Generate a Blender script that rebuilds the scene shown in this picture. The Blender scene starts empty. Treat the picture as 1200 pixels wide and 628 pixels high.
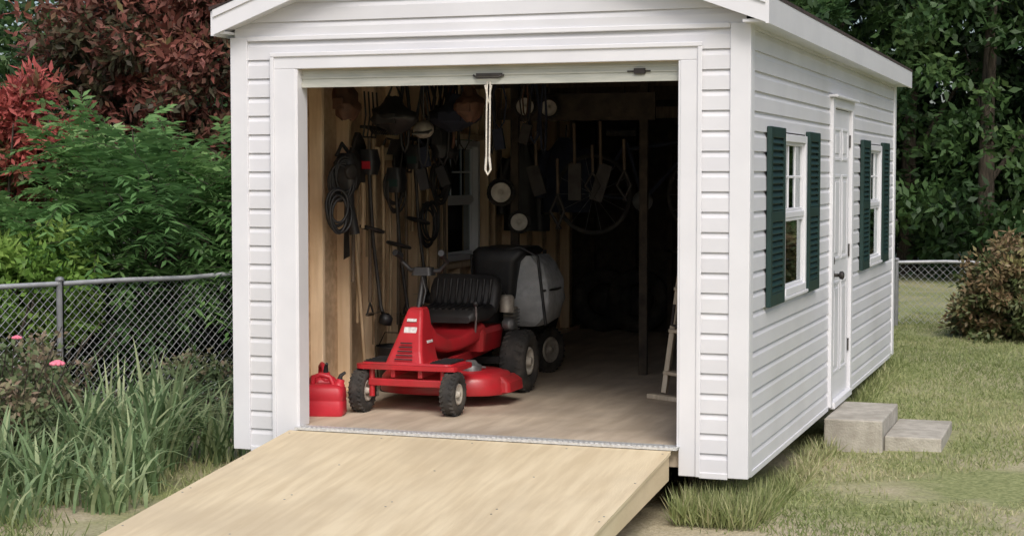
import bpy, math, random
import numpy as np
from mathutils import Vector, Matrix
random.seed(7)
rng=np.random.default_rng(11)
S=bpy.context.scene
# ------------------------------------------------------------------ materials
def newmat(name):
    m=bpy.data.materials.new(name); m.use_nodes=True
    nt=m.node_tree; nt.nodes.clear()
    o=nt.nodes.new('ShaderNodeOutputMaterial'); b=nt.nodes.new('ShaderNodeBsdfPrincipled')
    nt.links.new(b.outputs[0],o.inputs[0]); return m,nt,b,o
def c4(c): return (c[0],c[1],c[2],1)
def mat(name,c1,c2=None,scale=8,rough=.6,bump=0,bscale=60,metal=0,stretch=(1,1,1),detail=4,lo=.35,hi=.65,dist=.01,c3=None,s3=1.2,f3=.5,coat=0):
    m,nt,b,o=newmat(name); N=nt.nodes; Lk=nt.links
    b.inputs['Roughness'].default_value=rough; b.inputs['Metallic'].default_value=metal
    b.inputs['Coat Weight'].default_value=coat
    tc=N.new('ShaderNodeTexCoord'); mp=N.new('ShaderNodeMapping'); mp.inputs['Scale'].default_value=stretch
    Lk.new(tc.outputs['Object'],mp.inputs[0])
    if c2 is None: c2=tuple(x*.8 for x in c1)
    n=N.new('ShaderNodeTexNoise'); n.inputs['Scale'].default_value=scale; n.inputs['Detail'].default_value=detail
    Lk.new(mp.outputs[0],n.inputs[0])
    r=N.new('ShaderNodeValToRGB'); r.color_ramp.elements[0].position=lo; r.color_ramp.elements[1].position=hi
    r.color_ramp.elements[0].color=c4(c2); r.color_ramp.elements[1].color=c4(c1)
    Lk.new(n.outputs[0],r.inputs[0]); col=r.outputs[0]
    if c3 is not None:
        n3=N.new('ShaderNodeTexNoise'); n3.inputs['Scale'].default_value=s3; n3.inputs['Detail'].default_value=5
        Lk.new(tc.outputs['Object'],n3.inputs[0])
        r3=N.new('ShaderNodeValToRGB'); r3.color_ramp.elements[0].position=.45; r3.color_ramp.elements[1].position=.68
        r3.color_ramp.elements[0].color=(0,0,0,1); r3.color_ramp.elements[1].color=(f3,f3,f3,1)
        Lk.new(n3.outputs[0],r3.inputs[0])
        mx=N.new('ShaderNodeMixRGB'); Lk.new(r3.outputs[0],mx.inputs[0]); Lk.new(col,mx.inputs[1]); mx.inputs[2].default_value=c4(c3); col=mx.outputs[0]
    Lk.new(col,b.inputs['Base Color'])
    if bump:
        n2=N.new('ShaderNodeTexNoise'); n2.inputs['Scale'].default_value=bscale; n2.inputs['Detail'].default_value=5
        Lk.new(mp.outputs[0],n2.inputs[0])
        bp=N.new('ShaderNodeBump'); bp.inputs['Strength'].default_value=bump; bp.inputs['Distance'].default_value=dist
        Lk.new(n2.outputs[0],bp.inputs['Height']); Lk.new(bp.outputs[0],b.inputs['Normal'])
    return m
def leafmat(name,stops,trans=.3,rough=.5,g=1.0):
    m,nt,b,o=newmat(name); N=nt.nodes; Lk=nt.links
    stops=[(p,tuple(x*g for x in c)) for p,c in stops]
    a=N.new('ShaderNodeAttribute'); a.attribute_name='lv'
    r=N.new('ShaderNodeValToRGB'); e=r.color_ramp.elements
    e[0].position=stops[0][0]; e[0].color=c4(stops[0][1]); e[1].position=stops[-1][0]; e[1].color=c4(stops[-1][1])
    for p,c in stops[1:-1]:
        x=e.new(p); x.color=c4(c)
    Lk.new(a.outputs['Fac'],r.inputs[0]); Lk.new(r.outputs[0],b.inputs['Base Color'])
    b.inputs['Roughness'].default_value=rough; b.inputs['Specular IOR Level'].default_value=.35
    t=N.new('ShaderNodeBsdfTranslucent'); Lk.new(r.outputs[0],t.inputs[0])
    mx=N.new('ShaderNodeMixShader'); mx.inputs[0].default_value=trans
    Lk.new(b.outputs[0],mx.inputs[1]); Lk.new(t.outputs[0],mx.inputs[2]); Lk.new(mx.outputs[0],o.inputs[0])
    return m

VINYL=mat('white_vinyl',(.70,.70,.725),(.655,.655,.685),scale=2.5,rough=.42,bump=.12,bscale=9,dist=.01,c3=(.54,.535,.53),s3=.9,f3=.45)
TRIM=mat('white_trim',(.74,.74,.765),(.69,.69,.715),scale=3,rough=.38,bump=.05,bscale=20)
DOORM=mat('white_door_paint',(.72,.72,.745),(.67,.67,.695),scale=3,rough=.4)
ROLL=mat('rollup_door_metal',(.52,.52,.46),(.42,.43,.38),scale=6,rough=.45,metal=.2,stretch=(1,1,6))
SHING=mat('shingle',(.07,.045,.04),(.03,.02,.02),scale=40,rough=.9,bump=.5,bscale=150)
GREEN=mat('shutter_green',(.008,.034,.030),(.006,.026,.022),scale=12,rough=.5)
PINE=mat('pine_stud',(.86,.68,.47),(.72,.54,.35),scale=5,rough=.65,bump=.15,bscale=30,stretch=(6,6,.6),c3=(.52,.36,.21),s3=2.0,f3=.6)
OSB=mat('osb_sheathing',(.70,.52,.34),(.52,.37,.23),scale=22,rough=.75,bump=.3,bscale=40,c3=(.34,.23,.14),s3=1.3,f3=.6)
OSB_SHADE=mat('osb_painted_shade',(.060,.048,.040),(.032,.026,.022),scale=16,rough=.85,bump=.3,bscale=40)  # darkened copy of the OSB: the interior's shade is put into the colour
FLOOR=mat('plywood_floor',(.62,.52,.40),(.48,.39,.29),scale=4,rough=.7,bump=.15,bscale=50,stretch=(3,.5,1),c3=(.32,.26,.20),s3=1.6,f3=.65)
RAMP=mat('ramp_plywood',(.74,.62,.42),(.63,.51,.33),scale=4,rough=.75,bump=.25,bscale=35,stretch=(5,.5,1),c3=(.52,.42,.28),s3=1.4,f3=.55)
ALU=mat('aluminium_threshold',(.70,.70,.68),(.55,.55,.54),scale=60,rough=.4,metal=.3,bump=.5,bscale=90)
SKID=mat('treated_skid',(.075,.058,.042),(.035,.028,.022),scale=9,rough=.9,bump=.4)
CONC=mat('concrete',(.50,.47,.41),(.38,.35,.30),scale=14,rough=.9,bump=.6,bscale=80,c3=(.27,.25,.21),s3=3,f3=.65)
RED=mat('red_enamel',(.50,.022,.032),(.40,.016,.022),scale=6,rough=.36,bump=.03,bscale=60,c3=(.22,.04,.035),s3=5,f3=.6,coat=.1)
REDPL=mat('red_plastic',(.54,.022,.04),(.42,.017,.028),scale=5,rough=.45,bump=.05)
BLACK=mat('black_plastic',(.020,.020,.022),(.011,.011,.012),scale=10,rough=.5,bump=.1,c3=(.05,.045,.04),s3=6,f3=.4)
RUB=mat('tyre_rubber',(.034,.032,.030),(.020,.019,.018),scale=20,rough=.85,bump=.4,bscale=90,c3=(.12,.10,.08),s3=7,f3=.4)
HUB=mat('wheel_hub_cream',(.62,.58,.51),(.46,.42,.36),scale=14,rough=.5,c3=(.22,.18,.14),s3=9,f3=.6)
GREYM=mat('grey_metal',(.30,.30,.30),(.18,.18,.18),scale=18,rough=.45,metal=.6)
GALV=mat('galvanised',(.50,.51,.52),(.38,.39,.40),scale=12,rough=.5,metal=.3)
GREYF=mat('grey_bag_fabric',(.50,.51,.52),(.36,.37,.38),scale=20,rough=.9,bump=.4,bscale=120,c3=(.2,.2,.2),s3=5,f3=.5)
ENG=mat('engine_beige',(.48,.44,.37),(.26,.23,.20),scale=18,rough=.55,metal=.2)
WOODH=mat('tool_handle_wood',(.46,.34,.21),(.30,.21,.12),scale=8,rough=.6,stretch=(5,5,.6))
OLDW=mat('old_dark_wood',(.16,.115,.075),(.09,.065,.045),scale=8,rough=.7,stretch=(5,5,.6))
PALEW=mat('pale_wood',(.68,.60,.47),(.54,.46,.34),scale=7,rough=.65,stretch=(5,5,.6))
STEELD=mat('dark_steel',(.06,.055,.05),(.035,.03,.028),scale=14,rough=.6,metal=.5)
ROPE=mat('rope',(.72,.68,.60),(.5,.46,.4),scale=80,rough=.9)
BROWN=mat('leather_brown',(.13,.06,.035),(.07,.035,.02),scale=12,rough=.7,bump=.2)
CLOTH=mat('grey_cloth',(.20,.19,.18),(.11,.11,.10),scale=6,rough=.95,bump=.3,bscale=14)
NAVY=mat('navy_cloth',(.03,.035,.06),(.015,.018,.03),scale=6,rough=.95,bump=.3,bscale=14)
DECAL=mat('white_decal',(.75,.74,.72),(.55,.5,.5),scale=60,rough=.4)
BARK=mat('bark',(.12,.095,.072),(.055,.045,.034),scale=12,rough=.95,bump=.8,bscale=18,stretch=(3,3,.6),dist=.03)
def glassmat():
    m,nt,b,o=newmat('window_glass'); N=nt.nodes; Lk=nt.links
    g=N.new('ShaderNodeBsdfGlossy'); g.inputs['Roughness'].default_value=.03; g.inputs['Color'].default_value=(.8,.85,.85,1)
    t=N.new('ShaderNodeBsdfTransparent'); t.inputs[0].default_value=(.75,.8,.78,1)
    f=N.new('ShaderNodeFresnel'); f.inputs[0].default_value=1.6
    ad=N.new('ShaderNodeMath'); ad.operation='ADD'; ad.inputs[1].default_value=.12; ad.use_clamp=True
    Lk.new(f.outputs[0],ad.inputs[0])
    mx=N.new('ShaderNodeMixShader'); Lk.new(ad.outputs[0],mx.inputs[0]); Lk.new(t.outputs[0],mx.inputs[1]); Lk.new(g.outputs[0],mx.inputs[2])
    Lk.new(mx.outputs[0],o.inputs[0]); return m
GLASS=glassmat()
BLIND=mat('window_screen',(.66,.66,.66),(.56,.57,.58),scale=5,rough=.8)

L_TREE=leafmat('leaf_tree',[(0,(.010,.024,.010)),(.45,(.032,.070,.023)),(.8,(.064,.12,.038)),(1,(.11,.17,.060))],g=1.2)
L_DARK=leafmat('leaf_dark',[(0,(.008,.018,.008)),(.5,(.020,.042,.018)),(1,(.042,.072,.030))],trans=.2,g=1.05)
L_RED=leafmat('leaf_red',[(0,(.030,.022,.014)),(.3,(.055,.055,.028)),(.5,(.11,.050,.036)),(.8,(.22,.075,.058)),(1,(.13,.16,.06))],trans=.25,g=1.35)
L_REDTIP=leafmat('leaf_redtip',[(0,(.03,.06,.02)),(.30,(.09,.11,.04)),(.55,(.32,.075,.065)),(1,(.48,.12,.10))],trans=.25,g=1.1)
L_BRIGHT=leafmat('leaf_bright',[(0,(.040,.090,.030)),(.5,(.115,.235,.075)),(1,(.24,.38,.14))],trans=.35,rough=.4,g=1.15)
L_YEL=leafmat('leaf_yellowgreen',[(0,(.08,.16,.03)),(.5,(.18,.32,.06)),(1,(.33,.46,.12))],trans=.35,g=1.05)
L_AZ=leafmat('leaf_azalea',[(0,(.04,.05,.022)),(.45,(.09,.12,.045)),(.75,(.19,.12,.07)),(1,(.22,.22,.09))],trans=.25,g=1.25)
L_ROSE=leafmat('leaf_rose',[(0,(.06,.07,.035)),(.5,(.13,.18,.08)),(.8,(.26,.18,.13)),(1,(.26,.32,.16))],trans=.3,g=1.15)
L_LILY=leafmat('leaf_lily',[(0,(.10,.17,.07)),(.6,(.23,.32,.16)),(1,(.40,.45,.25))],trans=.35,g=1.15)
L_GRASS=leafmat('grass_blade',[(0,(.14,.18,.06)),(.45,(.25,.30,.115)),(.75,(.39,.41,.20)),(1,(.57,.51,.33))],trans=.3)
PINK=mat('rose_petal',(.85,.25,.33),(.75,.17,.26),scale=20,rough=.6)

# ------------------------------------------------------------------ mesh builder
def empty(name,loc=(0,0,0),rz=0):
    e=bpy.data.objects.new(name,None); e.location=loc; e.rotation_euler=(0,0,rz); S.collection.objects.link(e); return e
class B:
    def __init__(s): s.v=[];s.f=[];s.m=[];s.s=[]
    def add(s,vs,fs,m=0,sm=False):
        o=len(s.v); s.v+= [tuple(v) for v in vs]
        for f in fs: s.f.append(tuple(i+o for i in f)); s.m.append(m); s.s.append(sm)
    def box(s,x0,x1,y0,y1,z0,z1,m=0):
        s.add([(x0,y0,z0),(x1,y0,z0),(x1,y1,z0),(x0,y1,z0),(x0,y0,z1),(x1,y0,z1),(x1,y1,z1),(x0,y1,z1)],
              [(0,3,2,1),(4,5,6,7),(0,1,5,4),(1,2,6,5),(2,3,7,6),(3,0,4,7)],m)
    def obox(s,c,size,rot=(0,0,0),m=0):
        from mathutils import Euler
        R=Euler(rot).to_matrix(); c=Vector(c); vs=[]
        for dz in(-.5,.5):
            for dx,dy in((-.5,-.5),(.5,-.5),(.5,.5),(-.5,.5)):
                vs.append(c+R@Vector((dx*size[0],dy*size[1],dz*size[2])))
        s.add(vs,[(0,3,2,1),(4,5,6,7),(0,1,5,4),(1,2,6,5),(2,3,7,6),(3,0,4,7)],m)
    def beam(s,p0,p1,w,h,m=0,up=(0,0,1)):
        p0=Vector(p0);p1=Vector(p1);d=(p1-p0).normalized();u=Vector(up)
        if abs(d.dot(u))>.98:u=Vector((0,1,0))
        a=d.cross(u).normalized();b=a.cross(d).normalized();vs=[]
        for p in(p0,p1):
            for i,j in((-1,-1),(1,-1),(1,1),(-1,1)): vs.append(p+a*(i*w/2)+b*(j*h/2))
        s.add(vs,[(0,3,2,1),(4,5,6,7),(0,1,5,4),(1,2,6,5),(2,3,7,6),(3,0,4,7)],m)
    def tube(s,pts,r,n=8,m=0,closed=False,caps=True):
        P=[Vector(p) for p in pts]; k=len(P)
        rs=r if isinstance(r,(list,tuple)) else [r]*k
        T=[]
        for i in range(k):
            if closed: t=P[(i+1)%k]-P[i-1]
            else: t=P[min(i+1,k-1)]-P[max(i-1,0)]
            T.append(t.normalized() if t.length>1e-9 else Vector((0,0,1)))
        u=Vector((0,0,1)) if abs(T[0].z)<.9 else Vector((1,0,0))
        a=T[0].cross(u).normalized(); vs=[]
        for i in range(k):
            a=(a-T[i]*a.dot(T[i])).normalized(); b=T[i].cross(a)
            for j in range(n):
                an=2*math.pi*j/n; vs.append(P[i]+(a*math.cos(an)+b*math.sin(an))*rs[i])
        fs=[]
        for i in range(k if closed else k-1):
            i2=(i+1)%k
            for j in range(n): fs.append((i*n+j,i*n+(j+1)%n,i2*n+(j+1)%n,i2*n+j))
        s.add(vs,fs,m,True)
        if caps and not closed:
            s.add([vs[j] for j in range(n)],[tuple(range(n))],m); s.add([vs[(k-1)*n+j] for j in range(n)],[tuple(range(n))],m)
    def lathe(s,c,axis,prof,n=28,m=0):
        ax=Vector(axis).normalized(); u=Vector((0,0,1)) if abs(ax.z)<.9 else Vector((1,0,0))
        a=ax.cross(u).normalized(); b=ax.cross(a); c=Vector(c); vs=[]
        for o,r in prof:
            for j in range(n):
                t=2*math.pi*j/n; vs.append(c+ax*o+(a*math.cos(t)+b*math.sin(t))*r)
        fs=[]
        for i in range(len(prof)-1):
            for j in range(n): fs.append((i*n+j,i*n+(j+1)%n,(i+1)*n+(j+1)%n,(i+1)*n+j))
        s.add(vs,fs,m,True)
    def torus(s,c,axis,R,r,m=0,n=28,k=10):
        s.lathe(c,axis,[(r*math.sin(2*math.pi*i/k),R+r*math.cos(2*math.pi*i/k)) for i in range(k+1)],n,m)
    def sph(s,c,r,m=0,n=16,k=10):
        rx,ry,rz=r if isinstance(r,(tuple,list)) else (r,r,r); vs=[];fs=[]
        for i in range(k+1):
            th=math.pi*i/k
            for j in range(n):
                ph=2*math.pi*j/n; vs.append((c[0]+rx*math.sin(th)*math.cos(ph),c[1]+ry*math.sin(th)*math.sin(ph),c[2]+rz*math.cos(th)))
        for i in range(k):
            for j in range(n): fs.append((i*n+j,i*n+(j+1)%n,(i+1)*n+(j+1)%n,(i+1)*n+j))
        s.add(vs,fs,m,True)
    def loft(s,rings,m=0,sm=True):
        n=len(rings[0]); vs=[p for r in rings for p in r]; fs=[]
        for i in range(len(rings)-1):
            for j in range(n): fs.append((i*n+j,i*n+(j+1)%n,(i+1)*n+(j+1)%n,(i+1)*n+j))
        s.add(vs,fs,m,sm); s.add(rings[0],[tuple(range(n))],m); s.add(rings[-1],[tuple(range(n))],m)
    def obj(s,name,mats,parent=None,bevel=0,seg=2):
        me=bpy.data.meshes.new(name); me.from_pydata(s.v,[],s.f)
        for x in mats: me.materials.append(x)
        me.polygons.foreach_set('material_index',s.m); me.polygons.foreach_set('use_smooth',s.s); me.update()
        o=bpy.data.objects.new(name,me); S.collection.objects.link(o)
        if parent: o.parent=parent
        if bevel:
            md=o.modifiers.new('bevel','BEVEL'); md.width=bevel; md.segments=seg; md.limit_method='ANGLE'; md.angle_limit=math.radians(50)
        return o
def rrect(cx,cy,z,hx,hy,r,n=4):
    pts=[]
    for qx,qy,a0 in((1,1,0),(-1,1,90),(-1,-1,180),(1,-1,270)):
        for i in range(n+1):
            a=math.radians(a0+90*i/n); pts.append(Vector((cx+qx*(hx-r)+r*math.cos(a),cy+qy*(hy-r)+r*math.sin(a),z)))
    return pts
# ------------------------------------------------------------------ foliage
def unit(a): return a/np.maximum(np.linalg.norm(a,axis=1,keepdims=True),1e-9)
def leafobj(name,P,D,Nn,L,W,val,material,parent=None,droop=0):
    n=len(P); D=unit(D); Sd=unit(np.cross(D,Nn)); L=np.broadcast_to(np.asarray(L,float),(n,))[:,None]; W=np.broadcast_to(np.asarray(W,float),(n,))[:,None]
    V=np.empty((n,4,3)); V[:,0]=P; V[:,1]=P+D*L*.42+Sd*W/2; V[:,2]=P+D*L; V[:,3]=P+D*L*.42-Sd*W/2
    if droop: V[:,2,2]-=droop*L[:,0]
    me=bpy.data.meshes.new(name); me.vertices.add(4*n); me.vertices.foreach_set('co',V.reshape(-1))
    me.loops.add(4*n); me.loops.foreach_set('vertex_index',np.arange(4*n,dtype=np.int32))
    me.polygons.add(n); me.polygons.foreach_set('loop_start',np.arange(0,4*n,4,dtype=np.int32))
    me.update(calc_edges=True)
    at=me.attributes.new('lv','FLOAT','FACE'); at.data.foreach_set('value',np.clip(val,0,1).astype(np.float32))
    me.materials.append(material)
    o=bpy.data.objects.new(name,me); S.collection.objects.link(o)
    if parent:o.parent=parent
    return o
def crown_pts(centers,radii,ncl,rc,per,seed,shell=.55):
    r=np.random.default_rng(seed); Ps=[];Os=[];Vs=[]
    for (c,R) in zip(centers,radii):
        c=np.array(c);R=np.array(R)
        d=unit(r.normal(size=(ncl,3))); rad=(shell+(1-shell)*r.random(ncl))**.7
        cc=c+d*R*rad[:,None]*(.8+.35*r.random(ncl))[:,None]
        for k in range(ncl):
            n=int(per*(.5+r.random()))
            rr=rc*(.6+.8*r.random())
            q=unit(r.normal(size=(n,3)))*(r.random(n)**.5)[:,None]*rr*np.array([1,1,.7])
            Ps.append(cc[k]+q); Os.append(q/rr+ (cc[k]-c)/R*.6)
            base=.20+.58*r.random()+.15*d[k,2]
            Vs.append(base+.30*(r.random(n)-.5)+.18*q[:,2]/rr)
    return np.concatenate(Ps),np.concatenate(Os),np.concatenate(Vs),r
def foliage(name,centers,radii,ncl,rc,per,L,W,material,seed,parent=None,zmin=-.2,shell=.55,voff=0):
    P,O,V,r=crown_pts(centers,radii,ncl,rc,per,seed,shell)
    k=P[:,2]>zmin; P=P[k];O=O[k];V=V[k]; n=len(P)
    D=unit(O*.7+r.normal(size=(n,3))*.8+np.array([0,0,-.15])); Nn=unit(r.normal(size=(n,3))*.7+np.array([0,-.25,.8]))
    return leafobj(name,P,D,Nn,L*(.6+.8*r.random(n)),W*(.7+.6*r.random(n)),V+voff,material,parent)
def trunk(b,base,top,r0,r1,seed,limbs=(),n=9):
    r=random.Random(seed); base=Vector(base);top=Vector(top); k=8; pts=[];rs=[]
    for i in range(k+1):
        t=i/k; p=base.lerp(top,t)+Vector((r.uniform(-1,1),r.uniform(-1,1),0))*.06*math.sin(t*3.14)
        pts.append(p); rs.append(r0*(1-t)+r1*t+ (r0*.5*max(0,1-t*8)))
    b.tube(pts,rs,n,0)
    for (t,end,rr) in limbs:
        s=base.lerp(top,t); e=Vector(end); m=s.lerp(e,.5)+Vector((0,0,.12*(e-s).length))
        b.tube([s,s.lerp(m,.5)+Vector((0,0,.05)),m,m.lerp(e,.6),e],[rr,rr*.85,rr*.65,rr*.4,rr*.15],6,0)

# ------------------------------------------------------------------ ground
def sm(t): t=max(0,min(1,t)); return t*t*(3-2*t)
def gz(x,y):
    return -.25+.14*sm((y-2.5)/4.5)+.012*math.sin(x*1.9+.6*y)*math.cos(y*1.3-.4*x)+.006*math.sin(5.1*x+1)*math.sin(4.3*y)
def axisvals():
    a=list(np.arange(-14,14.01,.25)); b=[14*1.25**i for i in range(1,16)]
    return [-x for x in reversed(b)]+a+b
xs=axisvals(); ys=[v+2 for v in axisvals()]
gv=[(x,y,gz(x,y)) for y in ys for x in xs]; nx=len(xs)
gf=[(j*nx+i,j*nx+i+1,(j+1)*nx+i+1,(j+1)*nx+i) for j in range(len(ys)-1) for i in range(nx-1)]
g=B(); g.add(gv,gf,0,True)
def groundmat():
    m,nt,b,o=newmat('lawn_soil'); N=nt.nodes; Lk=nt.links
    tc=N.new('ShaderNodeTexCoord')
    def noise(s,d=6):
        n=N.new('ShaderNodeTexNoise'); n.inputs['Scale'].default_value=s; n.inputs['Detail'].default_value=d; Lk.new(tc.outputs['Object'],n.inputs[0]); return n
    def ramp(i,a,ca,bb,cb):
        r=N.new('ShaderNodeValToRGB'); r.color_ramp.elements[0].position=a; r.color_ramp.elements[1].position=bb
        r.color_ramp.elements[0].color=c4(ca); r.color_ramp.elements[1].color=c4(cb); Lk.new(i,r.inputs[0]); return r
    fine=ramp(noise(35).outputs[0],.35,(.17,.20,.07),.65,(.33,.35,.15))
    soil=ramp(noise(50).outputs[0],.35,(.42,.35,.24),.65,(.58,.50,.36))
    pat=ramp(noise(.9,8).outputs[0],.42,(0,0,0),.56,(1,1,1))
    sp=N.new('ShaderNodeSeparateXYZ'); Lk.new(tc.outputs['Object'],sp.inputs[0])
    mr=N.new('ShaderNodeMapRange'); mr.inputs[1].default_value=6; mr.inputs[2].default_value=-1.5; mr.inputs[3].default_value=.35; mr.inputs[4].default_value=.95
    Lk.new(sp.outputs[1],mr.inputs[0])
    mu=N.new('ShaderNodeMath'); mu.operation='MULTIPLY'; Lk.new(mr.outputs[0],mu.inputs[0]); Lk.new(pat.outputs[0],mu.inputs[1])
    mx=N.new('ShaderNodeMixRGB'); Lk.new(mu.outputs[0],mx.inputs[0]); Lk.new(fine.outputs[0],mx.inputs[1]); Lk.new(soil.outputs[0],mx.inputs[2])
    bed=ramp(noise(28).outputs[0],.35,(.09,.07,.05),.65,(.28,.23,.165))
    mb=N.new('ShaderNodeMapRange'); mb.inputs[1].default_value=-3.0; mb.inputs[2].default_value=-3.8
    ns=noise(2.5); ad=N.new('ShaderNodeMath'); ad.operation='ADD'; sc=N.new('ShaderNodeMath'); sc.operation='MULTIPLY'; sc.inputs[1].default_value=.8
    Lk.new(ns.outputs[0],sc.inputs[0]); Lk.new(sp.outputs[0],ad.inputs[0]); Lk.new(sc.outputs[0],ad.inputs[1]); Lk.new(ad.outputs[0],mb.inputs[0])
    m2=N.new('ShaderNodeMixRGB'); Lk.new(mb.outputs[0],m2.inputs[0]); Lk.new(mx.outputs[0],m2.inputs[1]); Lk.new(bed.outputs[0],m2.inputs[2])
    Lk.new(m2.outputs[0],b.inputs['Base Color']); b.inputs['Roughness'].default_value=.95
    bp=N.new('ShaderNodeBump'); bp.inputs['Strength'].default_value=.7; bp.inputs['Distance'].default_value=.03; Lk.new(noise(45).outputs[0],bp.inputs['Height']); Lk.new(bp.outputs[0],b.inputs['Normal'])
    return m
g.obj('ground',[groundmat()])

def vnoise(x,y): return .5+.25*np.sin(1.7*x+2.1*np.sin(.9*y))+.25*np.sin(2.3*y+1.6*np.sin(1.3*x+1))
def grass(name,x0,x1,y0,y1,n,h,seed,off=0,thin=True):
    r=np.random.default_rng(seed); x=r.uniform(x0,x1,n); y=r.uniform(y0,y1,n)
    k=~((x>-3.0)&(x<-.03)&(y>.05)&(y<6.55)); k&=~((x>-2.75)&(x<-.28)&(y>-3.3)&(y<.1)); k&=~((x>-.05)&(x<.84)&(y>2.53)&(y<3.50))
    if thin: k&=(vnoise(x*1.3,y*1.3)+.25*vnoise(x*4,y*4.2)+.2*vnoise(x*9+2,y*8.3)>.50+.30*r.random(n)-np.clip((y-1)*.06,0,.3))
    x=x[k];y=y[k];n=len(x)
    z=np.array([gz(a,b) for a,b in zip(x,y)])-.004
    D=unit(np.stack([r.normal(size=n)*.6,r.normal(size=n)*.6,np.ones(n)],1)); Nn=unit(np.stack([r.normal(size=n),r.normal(size=n),np.zeros(n)],1))
    v=.22+.48*vnoise(x*.8+3,y*.8)+.20*vnoise(x*5,y*5+1)+.50*(r.random(n)-.5)+off
    return leafobj(name,np.stack([x,y,z],1),D,Nn,h*(.4+r.random(n)),.008,v,L_GRASS)
gp=empty('lawn_grass')
a=grass('grass_side',-.4,6.5,-3.5,12.5,200000,.042,1); a.parent=gp
a=grass('grass_front',-7,-2.7,-3.5,2.5,30000,.09,2,-.05); a.parent=gp
a=grass('grass_edge',-.10,.14,-.15,6.6,3600,.12,3,.0,False); a.parent=gp
# taller unmown tufts against the front-right corner and under the shed edge
rt=np.random.default_rng(77); n=2600; tx=rt.uniform(-.34,.10,n); ty=rt.uniform(-.25,.35,n)
a=leafobj('grass_corner',np.stack([tx,ty,np.full(n,-.255)],1),unit(np.stack([rt.normal(size=n)*.35,rt.normal(size=n)*.35,np.ones(n)],1)),unit(rt.normal(size=(n,3))*np.array([1,1,0.01])),.10+.13*rt.random(n),.009,.3+.6*rt.random(n),L_GRASS); a.parent=gp

# ------------------------------------------------------------------ SHED
W=3.03; LEN=6.6; E=.108
shed=empty('storage_shed')
def prof_pts(t0,t1):
    base=[(0,.0),(0.001,.016),(.68,.0145),(.80,.008),(1,.001)]
    out=[]
    def d(t):
        for (a,da),(b,db) in zip(base,base[1:]):
            if a<=t<=b: return da+(db-da)*(t-a)/(b-a)
        return 0
    out.append((t0,d(t0) if t0>0 else 0))
    for a,da in base:
        if t0<a<t1: out.append((a,da))
    out.append((t1,d(t1))); return out
def siding(b,pt,amin,amax,z0,z1):
    k=math.floor(z0/E+1e-6)
    while k*E<z1-1e-6:
        t0=max(0,(z0-k*E)/E); t1=min(1,(z1-k*E)/E)
        if t1-t0>.01:
            P=prof_pts(t0,t1)
            for (ta,da),(tb,db) in zip(P,P[1:]):
                za=(k+ta)*E; zb=(k+tb)*E
                if amax(za)-amin(za)<.01: continue
                b.add([pt(amin(za),za,da),pt(amax(za),za,da),pt(amax(zb),zb,db),pt(amin(zb),zb,db)],[(0,1,2,3)])
        k+=1
def cells(a0,a1,z0,z1,holes):
    ab=sorted({a0,a1}|{h[0] for h in holes}|{h[1] for h in holes})
    for x,y in zip(ab,ab[1:]):
        hs=sorted([(h[2],h[3]) for h in holes if h[0]<=x+1e-6 and h[1]>=y-1e-6]); z=z0
        for h0,h1 in hs:
            if h0>z+1e-4: yield x,y,z,h0
            z=max(z,h1)
        if z<z1-1e-4: yield x,y,z,z1
front=lambda a,z,d:(a,-d,z)
right=lambda a,z,d:(d,a,z)
left=lambda a,z,d:(-W-d,a,z)
back=lambda a,z,d:(a,LEN+d,z)
DY=-.12
RH=[(.95,1.76,.875,1.85),(2.93+DY,3.97+DY,-.02,2.14),(4.76,5.56,.875,1.85)]
LH=[(3.15,3.95,.92,1.88)]
OX0,OX1,OZ=-2.63,-.352,2.21
FH=[(OX0,OX1,-.01,OZ)]
RZ=3.15; SL=.37; xm=-W/2
def rooftop(x): return RZ-SL*abs(x-xm)
b=B()
ZT=2.40
for x0,x1,z0,z1 in cells(-W,0,0,ZT,FH): siding(b,front,lambda z,x0=x0:x0,lambda z,x1=x1:x1,z0,z1)
gm=lambda z: xm-max(0,(RZ-.12-z)/SL); gM=lambda z: xm+max(0,(RZ-.12-z)/SL)
siding(b,front,lambda z:max(-W,gm(z)),lambda z:min(0,gM(z)),ZT,RZ-.13)
for x0,x1,z0,z1 in cells(0,LEN,0,ZT,RH): siding(b,right,lambda z,x0=x0:x0,lambda z,x1=x1:x1,z0,z1)
for x0,x1,z0,z1 in cells(0,LEN,0,ZT,LH): siding(b,left,lambda z,x0=x0:x0,lambda z,x1=x1:x1,z0,z1)
siding(b,back,lambda z:-W,lambda z:0,0,ZT)
siding(b,back,lambda z:max(-W,gm(z)),lambda z:min(0,gM(z)),ZT,RZ-.13)
b.obj('vinyl_siding',[VINYL],shed)
# overlapping end seams of the vinyl panels on the side wall
b=B(); rs=random.Random(3)
for k in range(0,22,2):
    y=rs.choice([2.35,2.5,4.25,6.15,2.6,4.15])+rs.uniform(-.05,.05)
    if k*E+2*E<ZT: 
        for j in (0,1): b.add([(.0185,y,(k+j)*E+.004),(.0185,y+.006,(k+j)*E+.004),(.0175,y+.006,(k+j+.68)*E),(.0175,y,(k+j+.68)*E)],[(0,1,2,3)])
b.obj('siding_seams',[TRIM],shed)
b=B()
for x0,x1,z0,z1 in cells(.012,LEN-.012,.02,ZT,LH): b.box(-W+.003,-W+.02,x0,x1,z0,z1)
b.obj('left_sheathing',[OSB],shed)
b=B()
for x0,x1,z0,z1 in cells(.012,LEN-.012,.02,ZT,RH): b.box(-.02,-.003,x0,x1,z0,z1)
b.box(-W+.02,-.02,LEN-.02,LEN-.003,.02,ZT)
b.add([(-W,LEN-.01,ZT),(0,LEN-.01,ZT),(xm,LEN-.01,RZ-.06)],[(0,1,2)])
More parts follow.
